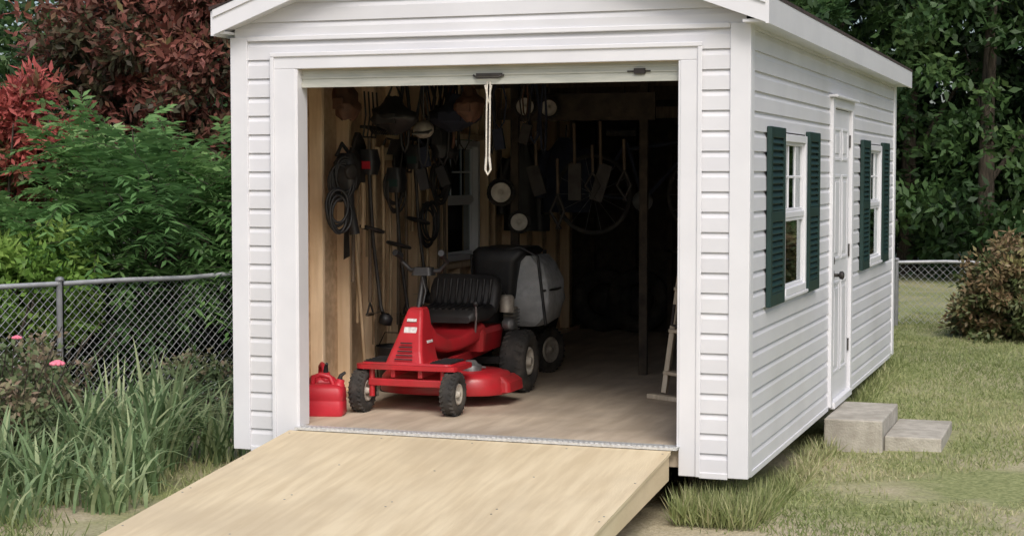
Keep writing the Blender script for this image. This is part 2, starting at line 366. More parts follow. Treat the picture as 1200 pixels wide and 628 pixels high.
b.add([(-W,.008,ZT),(0,.008,ZT),(xm,.008,RZ-.06)],[(0,1,2)])
b.obj('wall_sheathing',[OSB_SHADE],shed)
b=B()
for x0,x1,z0,z1 in cells(-W+.02,-.02,.02,ZT,[(OX0+.0,OX1,.0,OZ)]): b.box(x0,x1,.004,.095,z0,z1)
b.obj('front_framing',[PINE],shed)
b=B(); st=[.10+.406*i for i in range(17)]
for y in st:
    if 3.1<y<4.0:
        b.box(-3.01,-2.92,y,y+.038,.17,.88); b.box(-3.01,-2.92,y,y+.038,1.92,2.33); continue
    b.box(-3.01,-2.92,y,y+.038,.17,2.33)
b.box(-3.01,-2.919,3.06,3.10,.17,2.33); b.box(-3.01,-2.919,4.0,4.04,.17,2.33)
b.box(-3.008,-2.918,3.10,4.0,.88,.92); b.box(-3.008,-2.918,3.10,4.0,1.88,1.92)
b.box(-3.01,-2.92,.1,6.55,.13,.169); b.box(-3.01,-2.92,.1,6.55,2.331,2.40)
b.box(-2.915,-2.895,1.3,3.05,1.70,1.79)
b.obj('left_studs',[PINE],shed,.003,1)
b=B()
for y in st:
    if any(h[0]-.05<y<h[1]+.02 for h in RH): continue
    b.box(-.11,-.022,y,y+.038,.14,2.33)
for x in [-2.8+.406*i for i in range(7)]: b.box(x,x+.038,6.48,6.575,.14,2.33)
b.obj('shade_toned_studs',[SKID],shed)  # right and back studs take a dark colour to paint in interior shade
b=B()
for y in (1.3,2.5,3.7,4.9,6.1): b.box(-W+.03,-.03,y,y+.04,2.28,2.40)
for y in (4.2,): b.box(-W+.12,-.12,y,y+.04,2.05,2.14)
b.obj('ceiling_joists',[OLDW],shed)
b=B(); b.box(-W+.012,-.012,.004,LEN-.03,.02,.13)
b.obj('shed_floor',[FLOOR],shed)
b=B()
for x in (-2.85,-2.0,-1.1,-.30): b.box(x-.05,x+.05,.20,LEN-.06,-.3,.018)
b.obj('skids',[SKID],shed)
b=B(); P=.026
b.box(-W-P,-W+.085,-P,-.001,-.02,ZT); b.box(-W-P,-W-.001,-.001,.085,-.02,ZT)
b.box(-.085,P,-P,-.001,-.02,ZT); b.box(.001,P,-.001,.085,-.02,ZT)
b.box(.001,P,LEN-.085,LEN+.001,-.02,ZT); b.box(-.085,P,LEN+.001,LEN+P,-.02,ZT)
b.box(-W-P,-W-.001,LEN-.085,LEN+.001,-.02,ZT); b.box(-W-P,-W+.085,LEN+.001,LEN+P,-.02,ZT)
b.box(-W+.085,OX0-.15,-.022,-.001,-.03,.004); b.box(OX1+.11,-.085,-.022,-.001,-.03,.004)
b.box(.001,.022,.085,2.92+DY,-.03,.004); b.box(.001,.022,3.98+DY,LEN-.085,-.03,.004)
b.box(OX0-.15,OX0,-.034,-.001,-.02,OZ+.0); b.box(OX1,OX1+.11,-.034,-.001,-.02,OZ)
b.box(OX0-.15,OX1+.11,-.034,-.001,OZ,OZ+.085)
b.box(OX0-.16,OX0-.135,-.044,-.034,-.02,OZ+.07); b.box(OX1+.095,OX1+.12,-.044,-.034,-.02,OZ+.07)
b.box(OX0-.16,OX1+.12,-.046,-.034,OZ+.07,OZ+.095)
b.box(OX0-.004,OX0+.012,-.03,.10,.131,OZ-.001); b.box(OX1-.012,OX1+.004,-.03,.10,.131,OZ-.001)
b.box(-W+.086,-.086,-.030,-.001,2.375,2.402)
b.obj('corner_and_door_trim',[TRIM],shed,.004,2)
b=B(); b.box(OX0+.013,OX1-.013,.03,.05,2.125,OZ); b.box(OX0+.013,OX1-.013,.022,.056,2.105,2.135)
for z in (2.155,2.185): b.box(OX0+.013,OX1-.013,.024,.031,z,z+.008)
b.box(-1.53,-1.38,.006,.03,2.15,2.165,1); b.tube([(-1.55,.02,2.155),(-1.52,.0,2.14),(-1.40,.0,2.14),(-1.37,.02,2.155)],.006,6,1)
b.box(-.62,-.56,.008,.03,2.145,2.175,1); b.box(-.66,-.53,.018,.026,2.155,2.163,1)
b.lathe((xm,.22,2.28),(1,0,0),[(-1.2,0),(-1.2,.13),(1.2,.13),(1.2,0)],20,0)
b.obj('rollup_door',[ROLL,STEELD],shed)
# roof
b=B(); YO=-.15; YE=LEN+.18
def rp(x,y,dz): return (x,y,rooftop(x)+dz)
for s in (-1,1):
    OV=.125 if s>0 else .065
    xe=xm+s*(W/2+OV)
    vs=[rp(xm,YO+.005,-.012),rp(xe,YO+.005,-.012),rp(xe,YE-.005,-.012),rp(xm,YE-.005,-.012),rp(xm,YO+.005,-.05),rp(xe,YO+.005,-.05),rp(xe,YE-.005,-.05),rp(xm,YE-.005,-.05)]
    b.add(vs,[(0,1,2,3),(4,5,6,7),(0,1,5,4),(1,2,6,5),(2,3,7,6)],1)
    n=13
    for i in range(n):
        x0=xm+s*(W/2+OV+.02)*i/n; x1=xm+s*(W/2+OV+.02)*(i+1)/n
        yy=YO-.018; y2=YE+.018
        b.add([rp(x0,yy,-.004),rp(x1,yy,.010),rp(x1,y2,.010),rp(x0,y2,-.004),rp(x1,yy,-.011),rp(x1,y2,-.011),rp(x0,yy,-.011)],[(0,1,2,3),(1,4,5,2),(0,1,4,6)],0)
    for y0,y1 in ((YO,YO+.02),(YE-.02,YE)):
        xe2=xe
        top=[rp(xm,y0,-.05),rp(xe2,y0,-.05),rp(xe2,y1,-.05),rp(xm,y1,-.05)]
        bot=[(p[0],p[1],p[2]-.105) for p in top]
        b.add(top+bot,[(0,1,2,3),(4,5,6,7),(0,1,5,4),(1,2,6,5),(2,3,7,6),(3,0,4,7)],2)
        yk=y0-.012 if y0<0 else y1
        top=[rp(xm,yk,-.014),rp(xe2,yk,-.014),rp(xe2,yk+.012,-.014),rp(xm,yk+.012,-.014)]
        bot=[(p[0],p[1],p[2]-.042) for p in top]
        b.add(top+bot,[(0,1,2,3),(4,5,6,7),(0,1,5,4),(1,2,6,5),(2,3,7,6),(3,0,4,7)],2)
    for y0,y1 in ((YO+.02,-.001),(LEN+.001,YE-.02)):
        b.add([rp(xm,y0,-.14),rp(xe,y0,-.14),rp(xe,y1,-.14),rp(xm,y1,-.14)],[(0,1,2,3)],2)
    xa=xe; xb=xe+s*.018; lo,hi=min(xa,xb),max(xa,xb)
    zt=rooftop(xe)-.05
    b.box(lo,hi,YO+.0,YE,zt-.112,zt+.032,2)
    xi=xm+s*(W/2+.001); lo,hi=min(xa,xi),max(xa,xi)
    b.box(lo,hi,YO+.021,YE-.021,zt-.10,zt-.085,2)
b.obj('roof',[SHING,OSB_SHADE,TRIM],shed)
b=B()
b.tube([(xm,YO-.02,RZ+.005),(xm,YE+.02,RZ+.005)],.03,8,0); b.obj('ridge_cap',[SHING],shed)
b=B(); b.box(OX0,OX1,-.075,.03,.122,.136)
for i in range(76): b.box(OX0+.02+i*.03,OX0+.036+i*.03,-.06,-.02,.136,.140)
b.obj('door_threshold',[ALU],shed)

def window(nm,side,y0,y1,z0,z1,parent):
    e=empty(nm); e.parent=parent
    def bx(b,d0,d1,a0,a1,q0,q1,m=0):
        if side>0: b.box(d0,d1,a0,a1,q0,q1,m)
        else: b.box(-W-d1,-W-d0,a0,a1,q0,q1,m)
    b=B(); f=.045
    bx(b,-.06,.034,y0,y0+f,z0,z1); bx(b,-.06,.034,y1-f,y1,z0,z1); bx(b,-.06,.034,y0+f,y1-f,z1-f,z1); bx(b,-.06,.040,y0+f-.001,y1-f+.001,z0,z0+f)
    bx(b,.0,.044,y0-.03,y1+.03,z0-.02,z0-.001)
    zm=(z0+z1)/2; i0=y0+f;i1=y1-f
    bx(b,-.02,.026,i0,i1,zm-.018,zm+.018)
    for q0,q1,dd in((zm+.018,z1-f,.0),(z0+f,zm-.018,.006)):
        bx(b,-.012+dd,.016+dd,i0,i0+.022,q0,q1); bx(b,-.012+dd,.016+dd,i1-.022,i1,q0,q1)
        bx(b,-.012+dd,.015+dd,i0+.022,i1-.022,q0,q0+.02); bx(b,-.012+dd,.015+dd,i0+.022,i1-.022,q1-.02,q1)
    q0,q1=zm+.038,z1-f-.02
    for k in(1,2): yy=i0+(i1-i0)*k/3; bx(b,-.004,.008,yy-.008,yy+.008,q0,q1)
    zz=(q0+q1)/2; bx(b,-.003,.007,i0+.022,i1-.022,zz-.008,zz+.008)
    b.obj(nm+'_frame',[TRIM],e,.003,1)
    b=B(); bx(b,-.002,.0005,i0+.022,i1-.022,zm+.038,z1-f-.02); bx(b,.004,.0065,i0+.022,i1-.022,z0+f+.02,zm-.038)
    b.obj(nm+'_glass',[GLASS],e)
    if side>0:
        b=B(); bx(b,-.002,.001,i0+.022,i1-.022,z0+f+.02,zm-.038); b.obj(nm+'_shade',[BLIND],e)
def shutter(nm,y0,y1,z0,z1,parent):
    b=B(); d0,d1=.018,.046; s=.05
    b.box(d0,d1,y0,y0+s,z0,z1); b.box(d0,d1,y1-s,y1,z0,z1)
    zm=z0+(z1-z0)*.5
    for a0,a1 in((z0,z0+.07),(z1-.06,z1),(zm-.03,zm+.03)): b.box(d0,d1-.001,y0+s,y1-s,a0,a1)
    for a0,a1 in((z0+.07,zm-.03),(zm+.03,z1-.06)):
        b.box(d0,d0+.006,y0+s,y1-s,a0,a1)
        n=int((a1-a0)/.036)
        for i in range(n):
            z=a0+(i+.5)*(a1-a0)/n
            b.obox((.034,(y0+y1)/2,z),(.006,y1-y0-2*s,.036),(0,math.radians(-32),0))
    b.obj(nm,[GREEN],parent,.003,1)
window('side_window',1,.96,1.75,.885,1.84,shed)
window('rear_side_window',1,4.77,5.55,.885,1.84,shed)
window('left_window',-1,3.16,3.94,.93,1.87,shed)
shutter('window_shutter_a',.48,.93,.86,1.87,shed); shutter('window_shutter_b',1.78,2.20,.86,1.87,shed)
shutter('window_shutter_c',4.32,4.74,.86,1.87,shed); shutter('window_shutter_d',5.58,6.0,.86,1.87,shed)
b=B(); y0,y1,z0,z1=3.03+DY,3.87+DY,.02,2.06
b.box(-.03,.012,y0,y1,z0,z1)
def panel(a0,a1,q0,q1):
    b.box(.0121,.018,a0,a1,q0,q0+.02); b.box(.0121,.018,a0,a1,q1-.02,q1); b.box(.0121,.018,a0,a0+.02,q0+.02,q1-.02); b.box(.0121,.018,a1-.02,a1,q0+.02,q1-.02)
    b.box(.0121,.017,a0+.05,a1-.05,q0+.05,q1-.05)
for a0,a1 in((y0+.10,y0+.38),(y1-.38,y1-.10)):
    for q0,q1 in((.20,.85),(1.0,1.60),(1.70,1.93)): panel(a0,a1,q0,q1)
b.obj('side_door_leaf',[DOORM],shed,.003,1)
b=B()
b.box(.001,.036,2.93+DY,3.02+DY,-.01,2.13); b.box(.001,.036,3.88+DY,3.97+DY,-.01,2.13); b.box(.001,.037,3.02+DY,3.88+DY,2.065,2.13)
b.box(.001,.07,2.90+DY,4.0+DY,2.131,2.15); b.box(.0,.05,3.02+DY,3.88+DY,-.03,.018)
b.obj('side_door_trim',[TRIM],shed,.004,1)
b=B(); b.lathe((.012,3.12+DY,.90),(1,0,0),[(0,.036),(.008,.036),(.01,.012),(.045,.012),(.05,.026),(.07,.030),(.08,.018),(.082,0)],16,0)
b.lathe((.012,3.12+DY,1.0),(1,0,0),[(0,.028),(.012,.026),(.014,0)],14,0)
for z in(.3,1.0,1.8): b.box(.012,.022,3.86+DY,3.885+DY,z,z+.09)
b.obj('side_door_knob',[STEELD],shed)

st_=empty('concrete_steps')
b=B(); b.box(.03,.42,2.55,3.47,-.34,-.045); b.obj('step_upper',[CONC],st_,.012,3)
b=B(); b.box(.424,.80,2.63,3.49,-.34,-.155); b.obj('step_lower',[CONC],st_,.012,3)

# ramp
rp_=empty('wooden_ramp'); RL=3.3
def rz(y): return .118+ (y+.078)*.108
b=B()
ed=[OX0-.03, OX1-.03]
seg=[(-.078,-1.30),(-1.304,-2.52),(-2.524,-RL)]
for (y0,y1) in seg:
    b.add([(ed[0],y0,rz(y0)),(ed[-1],y0,rz(y0)),(ed[-1],y1,rz(y1)),(ed[0],y1,rz(y1)),(ed[0],y0,rz(y0)-.02),(ed[-1],y0,rz(y0)-.02),(ed[-1],y1,rz(y1)-.02),(ed[0],y1,rz(y1)-.02)],[(0,1,2,3),(4,5,6,7),(0,1,5,4),(1,2,6,5),(2,3,7,6),(3,0,4,7)])
b.obj('ramp_deck',[RAMP],rp_,.002,1)
b=B()
for x in (ed[0]+.03,-2.05,-1.5,-.95,ed[-1]-.03):
    b.add([(x-.02,-.08,rz(-.08)-.021),(x+.02,-.08,rz(-.08)-.021),(x+.02,-RL+.05,rz(-RL)-.02),(x-.02,-RL+.05,rz(-RL)-.02),(x-.02,-.08,-.04),(x+.02,-.08,-.04),(x+.02,-RL+.05,-.3),(x-.02,-RL+.05,-.3)],[(0,1,2,3),(4,5,6,7),(0,1,5,4),(1,2,6,5),(2,3,7,6),(3,0,4,7)])
b.obj('ramp_stringers',[RAMP],rp_)
b=B()
for y in (-.14,-.7,-1.26,-1.34,-1.9,-2.48):
    for x in (ed[0]+.03,-2.05,-1.5,-.95,ed[-1]-.03): b.lathe((x,y,rz(y)),(0,0,1),[(.0005,.006),(.002,.005),(.002,0)],8)
b.obj('ramp_screws',[GREYM],rp_)

# ------------------------------------------------------------------ MOWER
FZ=.131
mw=empty('riding_lawn_mower',(-2.245,.70,FZ),math.radians(1.0))
def wheel(b,c,r,w,mt=0,mh=1,ax=(1,0,0),hub=.5):
    h=w/2
    b.lathe(c,ax,[(-h*.55,r*hub),(-h*.95,r*(hub+.12)),(-h,r*.80),(-h*.8,r*.95),(-h*.35,r),(h*.35,r),(h*.8,r*.95),(h,r*.80),(h*.95,r*(hub+.12)),(h*.55,r*hub)],32,mt)
    for s in(-1,1):
        b.lathe(c,ax,[(s*h*.6,r*(hub+.02)),(s*h*.85,r*(hub-.02)),(s*h*.80,r*(hub-.08)),(s*h*.35,r*(hub*.5)),(s*h*.4,r*.16),(s*h*.95,r*.13),(s*h*.95,0)],24,mh)
    a=Vector(ax).normalized(); u=a.cross(Vector((0,0,1))) 
    if u.length<.1: u=Vector((1,0,0))
    u.normalize(); v=a.cross(u); n=26
    for i in range(n):
        t=2*math.pi*i/n
        for s in(-1,1):
            p=Vector(c)+ (u*math.cos(t+s*.06)+v*math.sin(t+s*.06))*r*.995 + a*s*h*.35
            q=Vector(c)+ (u*math.cos(t+s*.06+.08)+v*math.sin(t+s*.06+.08))*r*.965 + a*s*h*.8
            b.beam(p,q,.012,.014,mt)
b=B()
for s in(-1,1): wheel(b,(s*.30,0,.132),.132,.10)
for s in(-1,1): wheel(b,(s*.33,1.22,.21),.21,.18,hub=.45)
b.obj('wheels',[RUB,HUB],mw)
b=B()
b.beam((-.25,0,.19),(.25,0,.19),.05,.045)
for s in(-1,1):
    b.tube([(s*.235,0,.10),(s*.235,0,.27)],.018,10); b.tube([(s*.235,0,.132),(s*.28,0,.132)],.012,8)
b.beam((-.09,-.02,.25),(-.09,1.30,.29),.03,.06); b.beam((.09,-.02,.25),(.09,1.30,.29),.03,.06)
b.loft([rrect(0,.12,.272,.335,.17,.05),rrect(0,.12,.300,.335,.17,.05)],0,False)
b.loft([rrect(0,.12,.301,.31,.145,.05),rrect(0,.12,.312,.30,.14,.05)],0,False)
def ring(cx,cy,z,hx,hy,r=.02): return rrect(cx,cy,z,hx,hy,min(r,hx*.9,hy*.9),3)
b.loft([ring(-.02,.13,.312,.125,.14),ring(-.02,.15,.38,.105,.125),ring(-.02,.19,.48,.080,.10),ring(-.02,.225,.58,.062,.075),ring(-.02,.24,.625,.052,.06),ring(-.02,.245,.64,.042,.05)],0,False)
pts=[(-.02,.22,.50),(-.01,.34,.42),(0,.48,.375),(0,.66,.375),(0,.80,.41),(0,.92,.44)]
rings=[]
for i,p in enumerate(pts):
    hx=[.065,.08,.10,.13,.17,.19][i]; hz=[.09,.06,.045,.045,.05,.05][i]
    d=Vector(pts[min(i+1,5)])-Vector(pts[max(i-1,0)]); d.normalize(); up=Vector((1,0,0)).cross(d)
    r=[]
    for q in rrect(0,0,0,hx,hz,min(hx,hz)*.6,3): r.append(Vector(p)+Vector((1,0,0))*q.x+up*q.y)
    rings.append(r)
b.loft(rings,0,True)
b.loft([ring(0,1.06,.30,.19,.20,.04),ring(0,1.06,.42,.205,.22,.05),ring(0,1.06,.455,.19,.205,.05)],0,False)
b.obj('body',[RED],mw,.006,2)
b=B()
def ell(cx,cy,z,rx,ry,n=36,p=2.6):
    r=[]
    for i in range(n):
        t=2*math.pi*i/n; c,s_=math.cos(t),math.sin(t)
        r.append(Vector((cx+rx*math.copysign(abs(c)**(2/p),c),cy+ry*math.copysign(abs(s_)**(2/p),s_),z)))
    return r
b.loft([ell(.04,.60,.075,.43,.30),ell(.04,.60,.085,.435,.305),ell(.04,.60,.17,.425,.298),ell(.04,.60,.20,.40,.275),ell(.04,.60,.213,.35,.23),ell(.04,.60,.216,.20,.13),ell(.04,.60,.245,.18,.12),ell(.04,.60,.25,.15,.10)],0)
b.loft([ring(.42,.62,.09,.09,.15,.03),ring(.42,.62,.15,.085,.145,.03),ring(.40,.62,.185,.06,.13,.03)],0,False)
b.obj('cutting_deck',[RED],mw)
b=B()
b.lathe((.22,.55,.21),(0,0,1),[(0,.07),(.04,.07),(.045,.05),(.07,.03),(.07,0)],18,1)
b.tube([(.05,.45,.26),(.22,.47,.25),(.30,.6,.23)],.008,6,1)
b.tube([(-.02,.245,.63),(-.02,.34,.84)],.018,10,0)
b.tube([(-.17,.30,.965),(-.18,.36,.92),(-.12,.36,.865),(-.02,.335,.855),(.08,.36,.865),(.13,.36,.92),(.12,.30,.965)],.015,8,0)
b.tube([(-.18,.25,.98),(-.17,.32,.955)],.021,8,0); b.tube([(.13,.25,.98),(.12,.32,.955)],.021,8,0)
b.loft([ring(-.02,.33,.835,.07,.05),ring(-.02,.335,.885,.06,.04)],0,False)
b.tube([(-.02,.30,.84),(.03,.24,.74),(.02,.22,.66)],.007,6,0)
for i in range(5): b.obox((-.02,-.016+.0125*i,.335+.024*i),(.12-.010*i,.006,.008),(math.radians(-30),0,0),0)
b.obox((-.02,.105,.505),(.085,.006,.04),(math.radians(-22),0,0),2)
b.obox((-.02,.130,.565),(.065,.006,.02),(math.radians(-22),0,0),2)
for s in(-1,1): b.obox((-.02+s*.092,.20,.43),(.004,.10,.018),(0,math.radians(-14*s),0),2)
for s in(-1,1):
    b.box(s*.22-.07,s*.22+.07,.0,.24,.3125,.319,0)
    for k in range(5): b.box(s*.22-.065,s*.22+.065,.02+.05*k,.035+.05*k,.319,.324,0)
b.tube([(.16,.80,.42),(.19,.74,.56),(.19,.73,.62)],.008,6,1); b.sph((.19,.73,.63),.02,0,10,6)
b.tube([(-.16,.80,.42),(-.20,.74,.56)],.008,6,1); b.sph((-.20,.74,.57),.02,0,10,6)
b.obj('controls',[BLACK,GREYM,DECAL],mw,.002,1)
b=B(); sd_=-.055; yd=-.08; sx=-.02
rg=[]
for y,z,hx,t in((.80,.575,.17,.02),(.82,.60,.205,.035),(.92,.60,.225,.045),(1.05,.60,.23,.045),(1.14,.62,.23,.045)):
    rg.append([Vector((q.x+sx,y+yd,z+q.y+sd_)) for q in rrect(0,0,0,hx,t,t*.8,4)])
b.loft(rg,0,True)
rg=[]
for z,y,hx,t in((.60,1.15,.235,.045),(.68,1.18,.25,.05),(.76,1.21,.25,.05),(.82,1.23,.235,.045),(.85,1.24,.19,.03)):
    rg.append([Vector((q.x+sx,y+q.y+yd,z+sd_)) for q in rrect(0,0,0,hx,t,t*.8,4)])
b.loft(rg,0,True)
for i in range(9):
    x=-.19+.38*i/8+sx; b.tube([(x,.83+yd,.638+sd_),(x,1.06+yd,.648+sd_),(x,1.12+yd,.672+sd_),(x,1.145+yd,.72+sd_),(x,1.175+yd,.82+sd_)],.011,6,0)
for s in(-1,1):
    b.lathe((s*.12+sx,.97,.44),(0,0,1),[(i*.012,.03 if i%2 else .022) for i in range(9)],14,1)
b.obj('seat',[BLACK,GREYM],mw)
b=B()
b.loft([ring(0,1.40,.29,.17,.13,.03),ring(0,1.40,.42,.18,.14,.04),ring(0,1.40,.46,.15,.12,.04)],2,False)
b.lathe((0,1.42,.46),(0,0,1),[(0,.15),(.05,.155),(.13,.15),(.20,.14),(.24,.10),(.25,0)],28,2)
for i in range(7): b.box(.17,.25,1.33,1.48,.40+.022*i,.41+.022*i,1)
b.box(.17,.24,1.35,1.46,.40,.56,0)
b.lathe((.24,1.22,.54),(0,0,1),[(0,.05),(.10,.05),(.115,.035),(.118,0)],20,0)
b.lathe((.24,1.20,.46),(1,-.5,0),[(0,.04),(.06,.04),(.07,0)],16,1)
b.tube([(.12,1.3,.66),(.2,1.24,.66),(.26,1.2,.6)],.02,8,2)
b.tube([(.2,1.5,.35),(.24,1.54,.33),(.30,1.5,.30)],.025,10,1)
b.beam((-.3,1.22,.21),(.3,1.22,.21),.05,.05,2)
b.obj('engine',[ENG,GREYM,BLACK],mw,.004,1)
# grass catcher: low boxy bag on a frame, black hood plate in front, sagging sides
b=B()
rg=[]
for z,cx,cy,hx,hy in((.40,.17,1.84,.13,.16),(.45,.18,1.84,.19,.21),(.58,.20,1.85,.205,.23),(.72,.20,1.85,.195,.225),(.84,.17,1.85,.175,.21),(.90,.14,1.85,.15,.19)):
    rr_=[]
    for i,p in enumerate(rrect(cx,cy,z,hx,hy,.045,5)): rr_.append(p+Vector((.010*math.sin(i*1.9+z*18),.010*math.cos(i*2.3+z*11),0)))
    rg.append(rr_)
b.loft(rg,0)
b.loft([rrect(.02,1.80,.60,.15,.23,.05,5),rrect(.03,1.80,.86,.17,.25,.06,5),rrect(.06,1.80,.93,.20,.25,.06,5),rrect(.06,1.80,.96,.17,.22,.05,5)],1)
b.tube([(-.13,1.60,.40),(-.14,1.57,.90),(.22,1.58,.965),(.34,1.60,.90),(.39,1.63,.42)],.011,8,1)
b.tube([(.38,1.62,.66),(.41,1.85,.66),(.38,2.06,.66)],.009,8,1)
b.obj('grass_catcher',[GREYF,BLACK],mw)

# ------------------------------------------------------------------ gas cans
def gascan(nm,loc,rz_,w=.13,d=.085,h=.20,mt=REDPL):
    e=empty(nm,loc,rz_)
    b=B()
    b.loft([rrect(0,0,0,w*.94,d*.94,.03,4),rrect(0,0,.015,w,d,.035,4),rrect(0,0,h*.45,w*1.0,d,.035,4),rrect(0,0,h*.48,w*.975,d*.97,.035,4),rrect(0,0,h*.52,w*.975,d*.97,.035,4),rrect(0,0,h*.55,w,d,.035,4),rrect(0,0,h*.86,w*.97,d*.96,.035,4),rrect(0,0,h*.97,w*.8,d*.75,.03,4),rrect(0,0,h,w*.6,d*.5,.02,4)],0)
    b.tube([(-w*.62,0,h*.93),(-w*.55,0,h*1.22),(-w*.2,0,h*1.30),(w*.25,0,h*1.22),(w*.42,0,h*.96)],.016,10,0)
    b.lathe((w*.66,0,h*.88),(.35,0,1),[(0,.034),(.03,.034),(.032,.026),(.055,.024),(.056,.0)],18,0)
    b.tube([(w*.72,0,h*1.1),(w*.8,0,h*1.28),(w*1.02,0,h*1.38)],[.018,.013,.009],10,1)
    b.obj(nm.split('.')[0]+'_body',[mt,BLACK],e)
    return e
gascan('gas_can',(-2.70,.48,FZ),.25,.125,.085,.19); gascan('gas_can',(-2.80,.66,FZ),-.9,.11,.08,.22)

# ------------------------------------------------------------------ interior clutter
def simple(nm,b,mats,bevel=0): return b.obj(nm,mats,None,bevel)
def handle(b,x,y,z0,z1,r=.013,m=0,lean=0): b.tube([(x,y,z0),(x+lean*.5,y+.01,(z0+z1)/2),(x+lean,y,z1)],r,8,m)
XW=-2.87
def shovel(y,z0,z1,x=XW,wd=None):
    b=B(); handle(b,x,y,z0,z1)
    rg=[]
    for i in range(7):
        t=i/6; z=z1+.28*t; hw=[.03,.085,.10,.105,.10,.07,.01][i]; cv=.03*math.sin(t*3.1)
        rg.append([Vector((x+.02*1-.0,y-hw,z)),Vector((x-.015-cv,y,z)),Vector((x+.02,y+hw,z)),Vector((x+.012-cv*.9,y,z))])
    b.loft(rg,1,True); simple('shovel',b,[wd or WOODH,STEELD])
def rake(y,z0,z1,x=XW):
    b=B(); handle(b,x,y,z0,z1); b.beam((x,y-.19,z1),(x,y+.19,z1),.02,.02,1)
    for i in range(13): b.tube([(x,y-.18+.03*i,z1),(x+.06,y-.18+.03*i,z1-.02),(x+.08,y-.18+.03*i,z1-.05)],.005,5,1)
    simple('garden_rake',b,[WOODH,STEELD])
def hoe(y,z0,z1,x=XW):
    b=B(); handle(b,x,y,z0,z1,.012); b.tube([(x,y,z1),(x+.03,y,z1+.05),(x+.07,y,z1+.04)],.008,6,1); b.obox((x+.08,y,z1-.01),(.006,.15,.11),(0,.3,0),1)
    simple('garden_hoe',b,[WOODH,STEELD])
def pitchfork(y,z0,z1,x=XW):
    b=B(); handle(b,x,y,z0,z1,.013); b.beam((x,y-.10,z1),(x,y+.10,z1),.012,.012,1)
    for k in range(4): b.tube([(x,y-.10+.066*k,z1),(x+.02,y-.10+.066*k,z1+.14),(x+.01,y-.10+.066*k,z1+.30)],.006,6,1)
    b.tube([(x,y-.05,z0-.08),(x,y+.05,z0-.08)],.012,6,0); b.tube([(x,y-.05,z0-.08),(x,y,z0)],.007,6,1); b.tube([(x,y+.05,z0-.08),(x,y,z0)],.007,6,1)
    simple('pitchfork',b,[OLDW,STEELD])
def broom(x,y,x1,y1,z1):
    b=B(); b.tube([(x,y,FZ+.22),(x1,y1,z1)],.012,8,0)
    b.loft([rrect(x,y,FZ+.0,.05,.13,.02),rrect(x,y,FZ+.13,.03,.10,.02),rrect(x,y,FZ+.22,.018,.04,.01)],1); b.box(x-.03,x+.03,y-.10,y+.10,FZ+.13,FZ+.15,2)
    simple('broom',b,[WOODH,ENG,GREEN])
def axe(y,z0,z1,x=XW):
    b=B(); handle(b,x,y,z0,z1,.014); b.loft([rrect(x,y-.03,z1-.03,.015,.05,.01),rrect(x,y-.03,z1+.05,.015,.05,.01)],1); b.add([(x-.012,y-.07,z1-.02),(x+.012,y-.07,z1-.02),(x,y-.15,z1-.06),(x,y-.15,z1+.08),(x-.012,y-.07,z1+.04),(x+.012,y-.07,z1+.04)],[(0,2,3,4),(1,2,3,5),(0,1,2),(4,5,3)],1)
    simple('axe',b,[WOODH,STEELD])
def trimmer(y,ztop,x=XW+.06,red=True,ln=1.15):
    b=B(); b.tube([(x,y,ztop),(x+.02,y+.02,ztop-ln*.52),(x+.06,y+.05,ztop-ln),(x+.1,y+.02,ztop-ln-.07)],.013,8,3)
    b.loft([rrect(x,y,ztop-.02,.05,.055,.03),rrect(x,y,ztop+.06,.065,.07,.03),rrect(x,y,ztop+.15,.05,.055,.03)],0); b.box(x-.03,x+.04,y-.073,y-.055,ztop+.02,ztop+.07,2)
    b.torus((x+.02,y,ztop-.38),(.2,.2,1),.08,.011,0,20,8)
    b.lathe((x+.1,y+.02,ztop-ln-.11),(.3,0,1),[(0,.0),(0,.045),(.05,.045),(.07,.02)],16,0)
    b.add([(x+.0,y-.08,ztop-ln-.05),(x+.0,y+.10,ztop-ln-.05),(x+.10,y+.12,ztop-ln-.02),(x+.12,y-.10,ztop-ln-.02)],[(0,1,2,3)],0)
    simple('string_trimmer',b,[BLACK,GREYM,REDPL if red else GREEN,STEELD])
def coil(nm,c,ax,R,n,r,mt):
    b=B(); rr=random.Random(int(c[1]*100))
    for i in range(n):
        cx,cy,cz=c[0]+rr.uniform(-.02,.02),c[1]+rr.uniform(-.02,.02),c[2]+rr.uniform(-.03,.03); A=Vector((ax[0]+rr.uniform(-.15,.15),ax[1]+rr.uniform(-.15,.15),0)).normalized(); U=A.cross(Vector((0,0,1))); f=rr.uniform(.7,1.0); g_=rr.uniform(1.0,1.35)
        b.tube([Vector((cx,cy,cz))+U*R*f*math.cos(t)+Vector((0,0,1))*R*g_*math.sin(t)*(1 if math.sin(t)>0 else 1.15) for t in [2*math.pi*j/26+i for j in range(26)]],r,6,0,True)
    b.tube([(c[0],c[1],c[2]+R),(c[0]-.05,c[1],c[2]+R+.03)],.008,6,0); simple(nm,b,[mt])
shovel(1.34,.62,1.60); rake(1.60,.45,1.92); hoe(1.76,.6,1.80); axe(1.50,1.05,1.66); shovel(2.02,.55,1.55,wd=OLDW); pitchfork(2.16,.7,1.62); rake(2.40,.5,1.86); hoe(2.56,.75,1.95); axe(2.28,1.2,1.72); pitchfork(2.78,.7,1.5); shovel(2.9,.6,1.45,wd=OLDW)
hoe(1.88,.5,1.6); pitchfork(1.45,.75,1.85,-2.83); shovel(1.20,.90,1.50,-2.84,OLDW); axe(1.27,1.25,1.58,-2.80)
trimmer(1.42,1.62,XW+.05,True,.90); trimmer(2.12,1.66,XW+.09,False,.85); trimmer(1.80,1.5,XW+.08,False,.8)
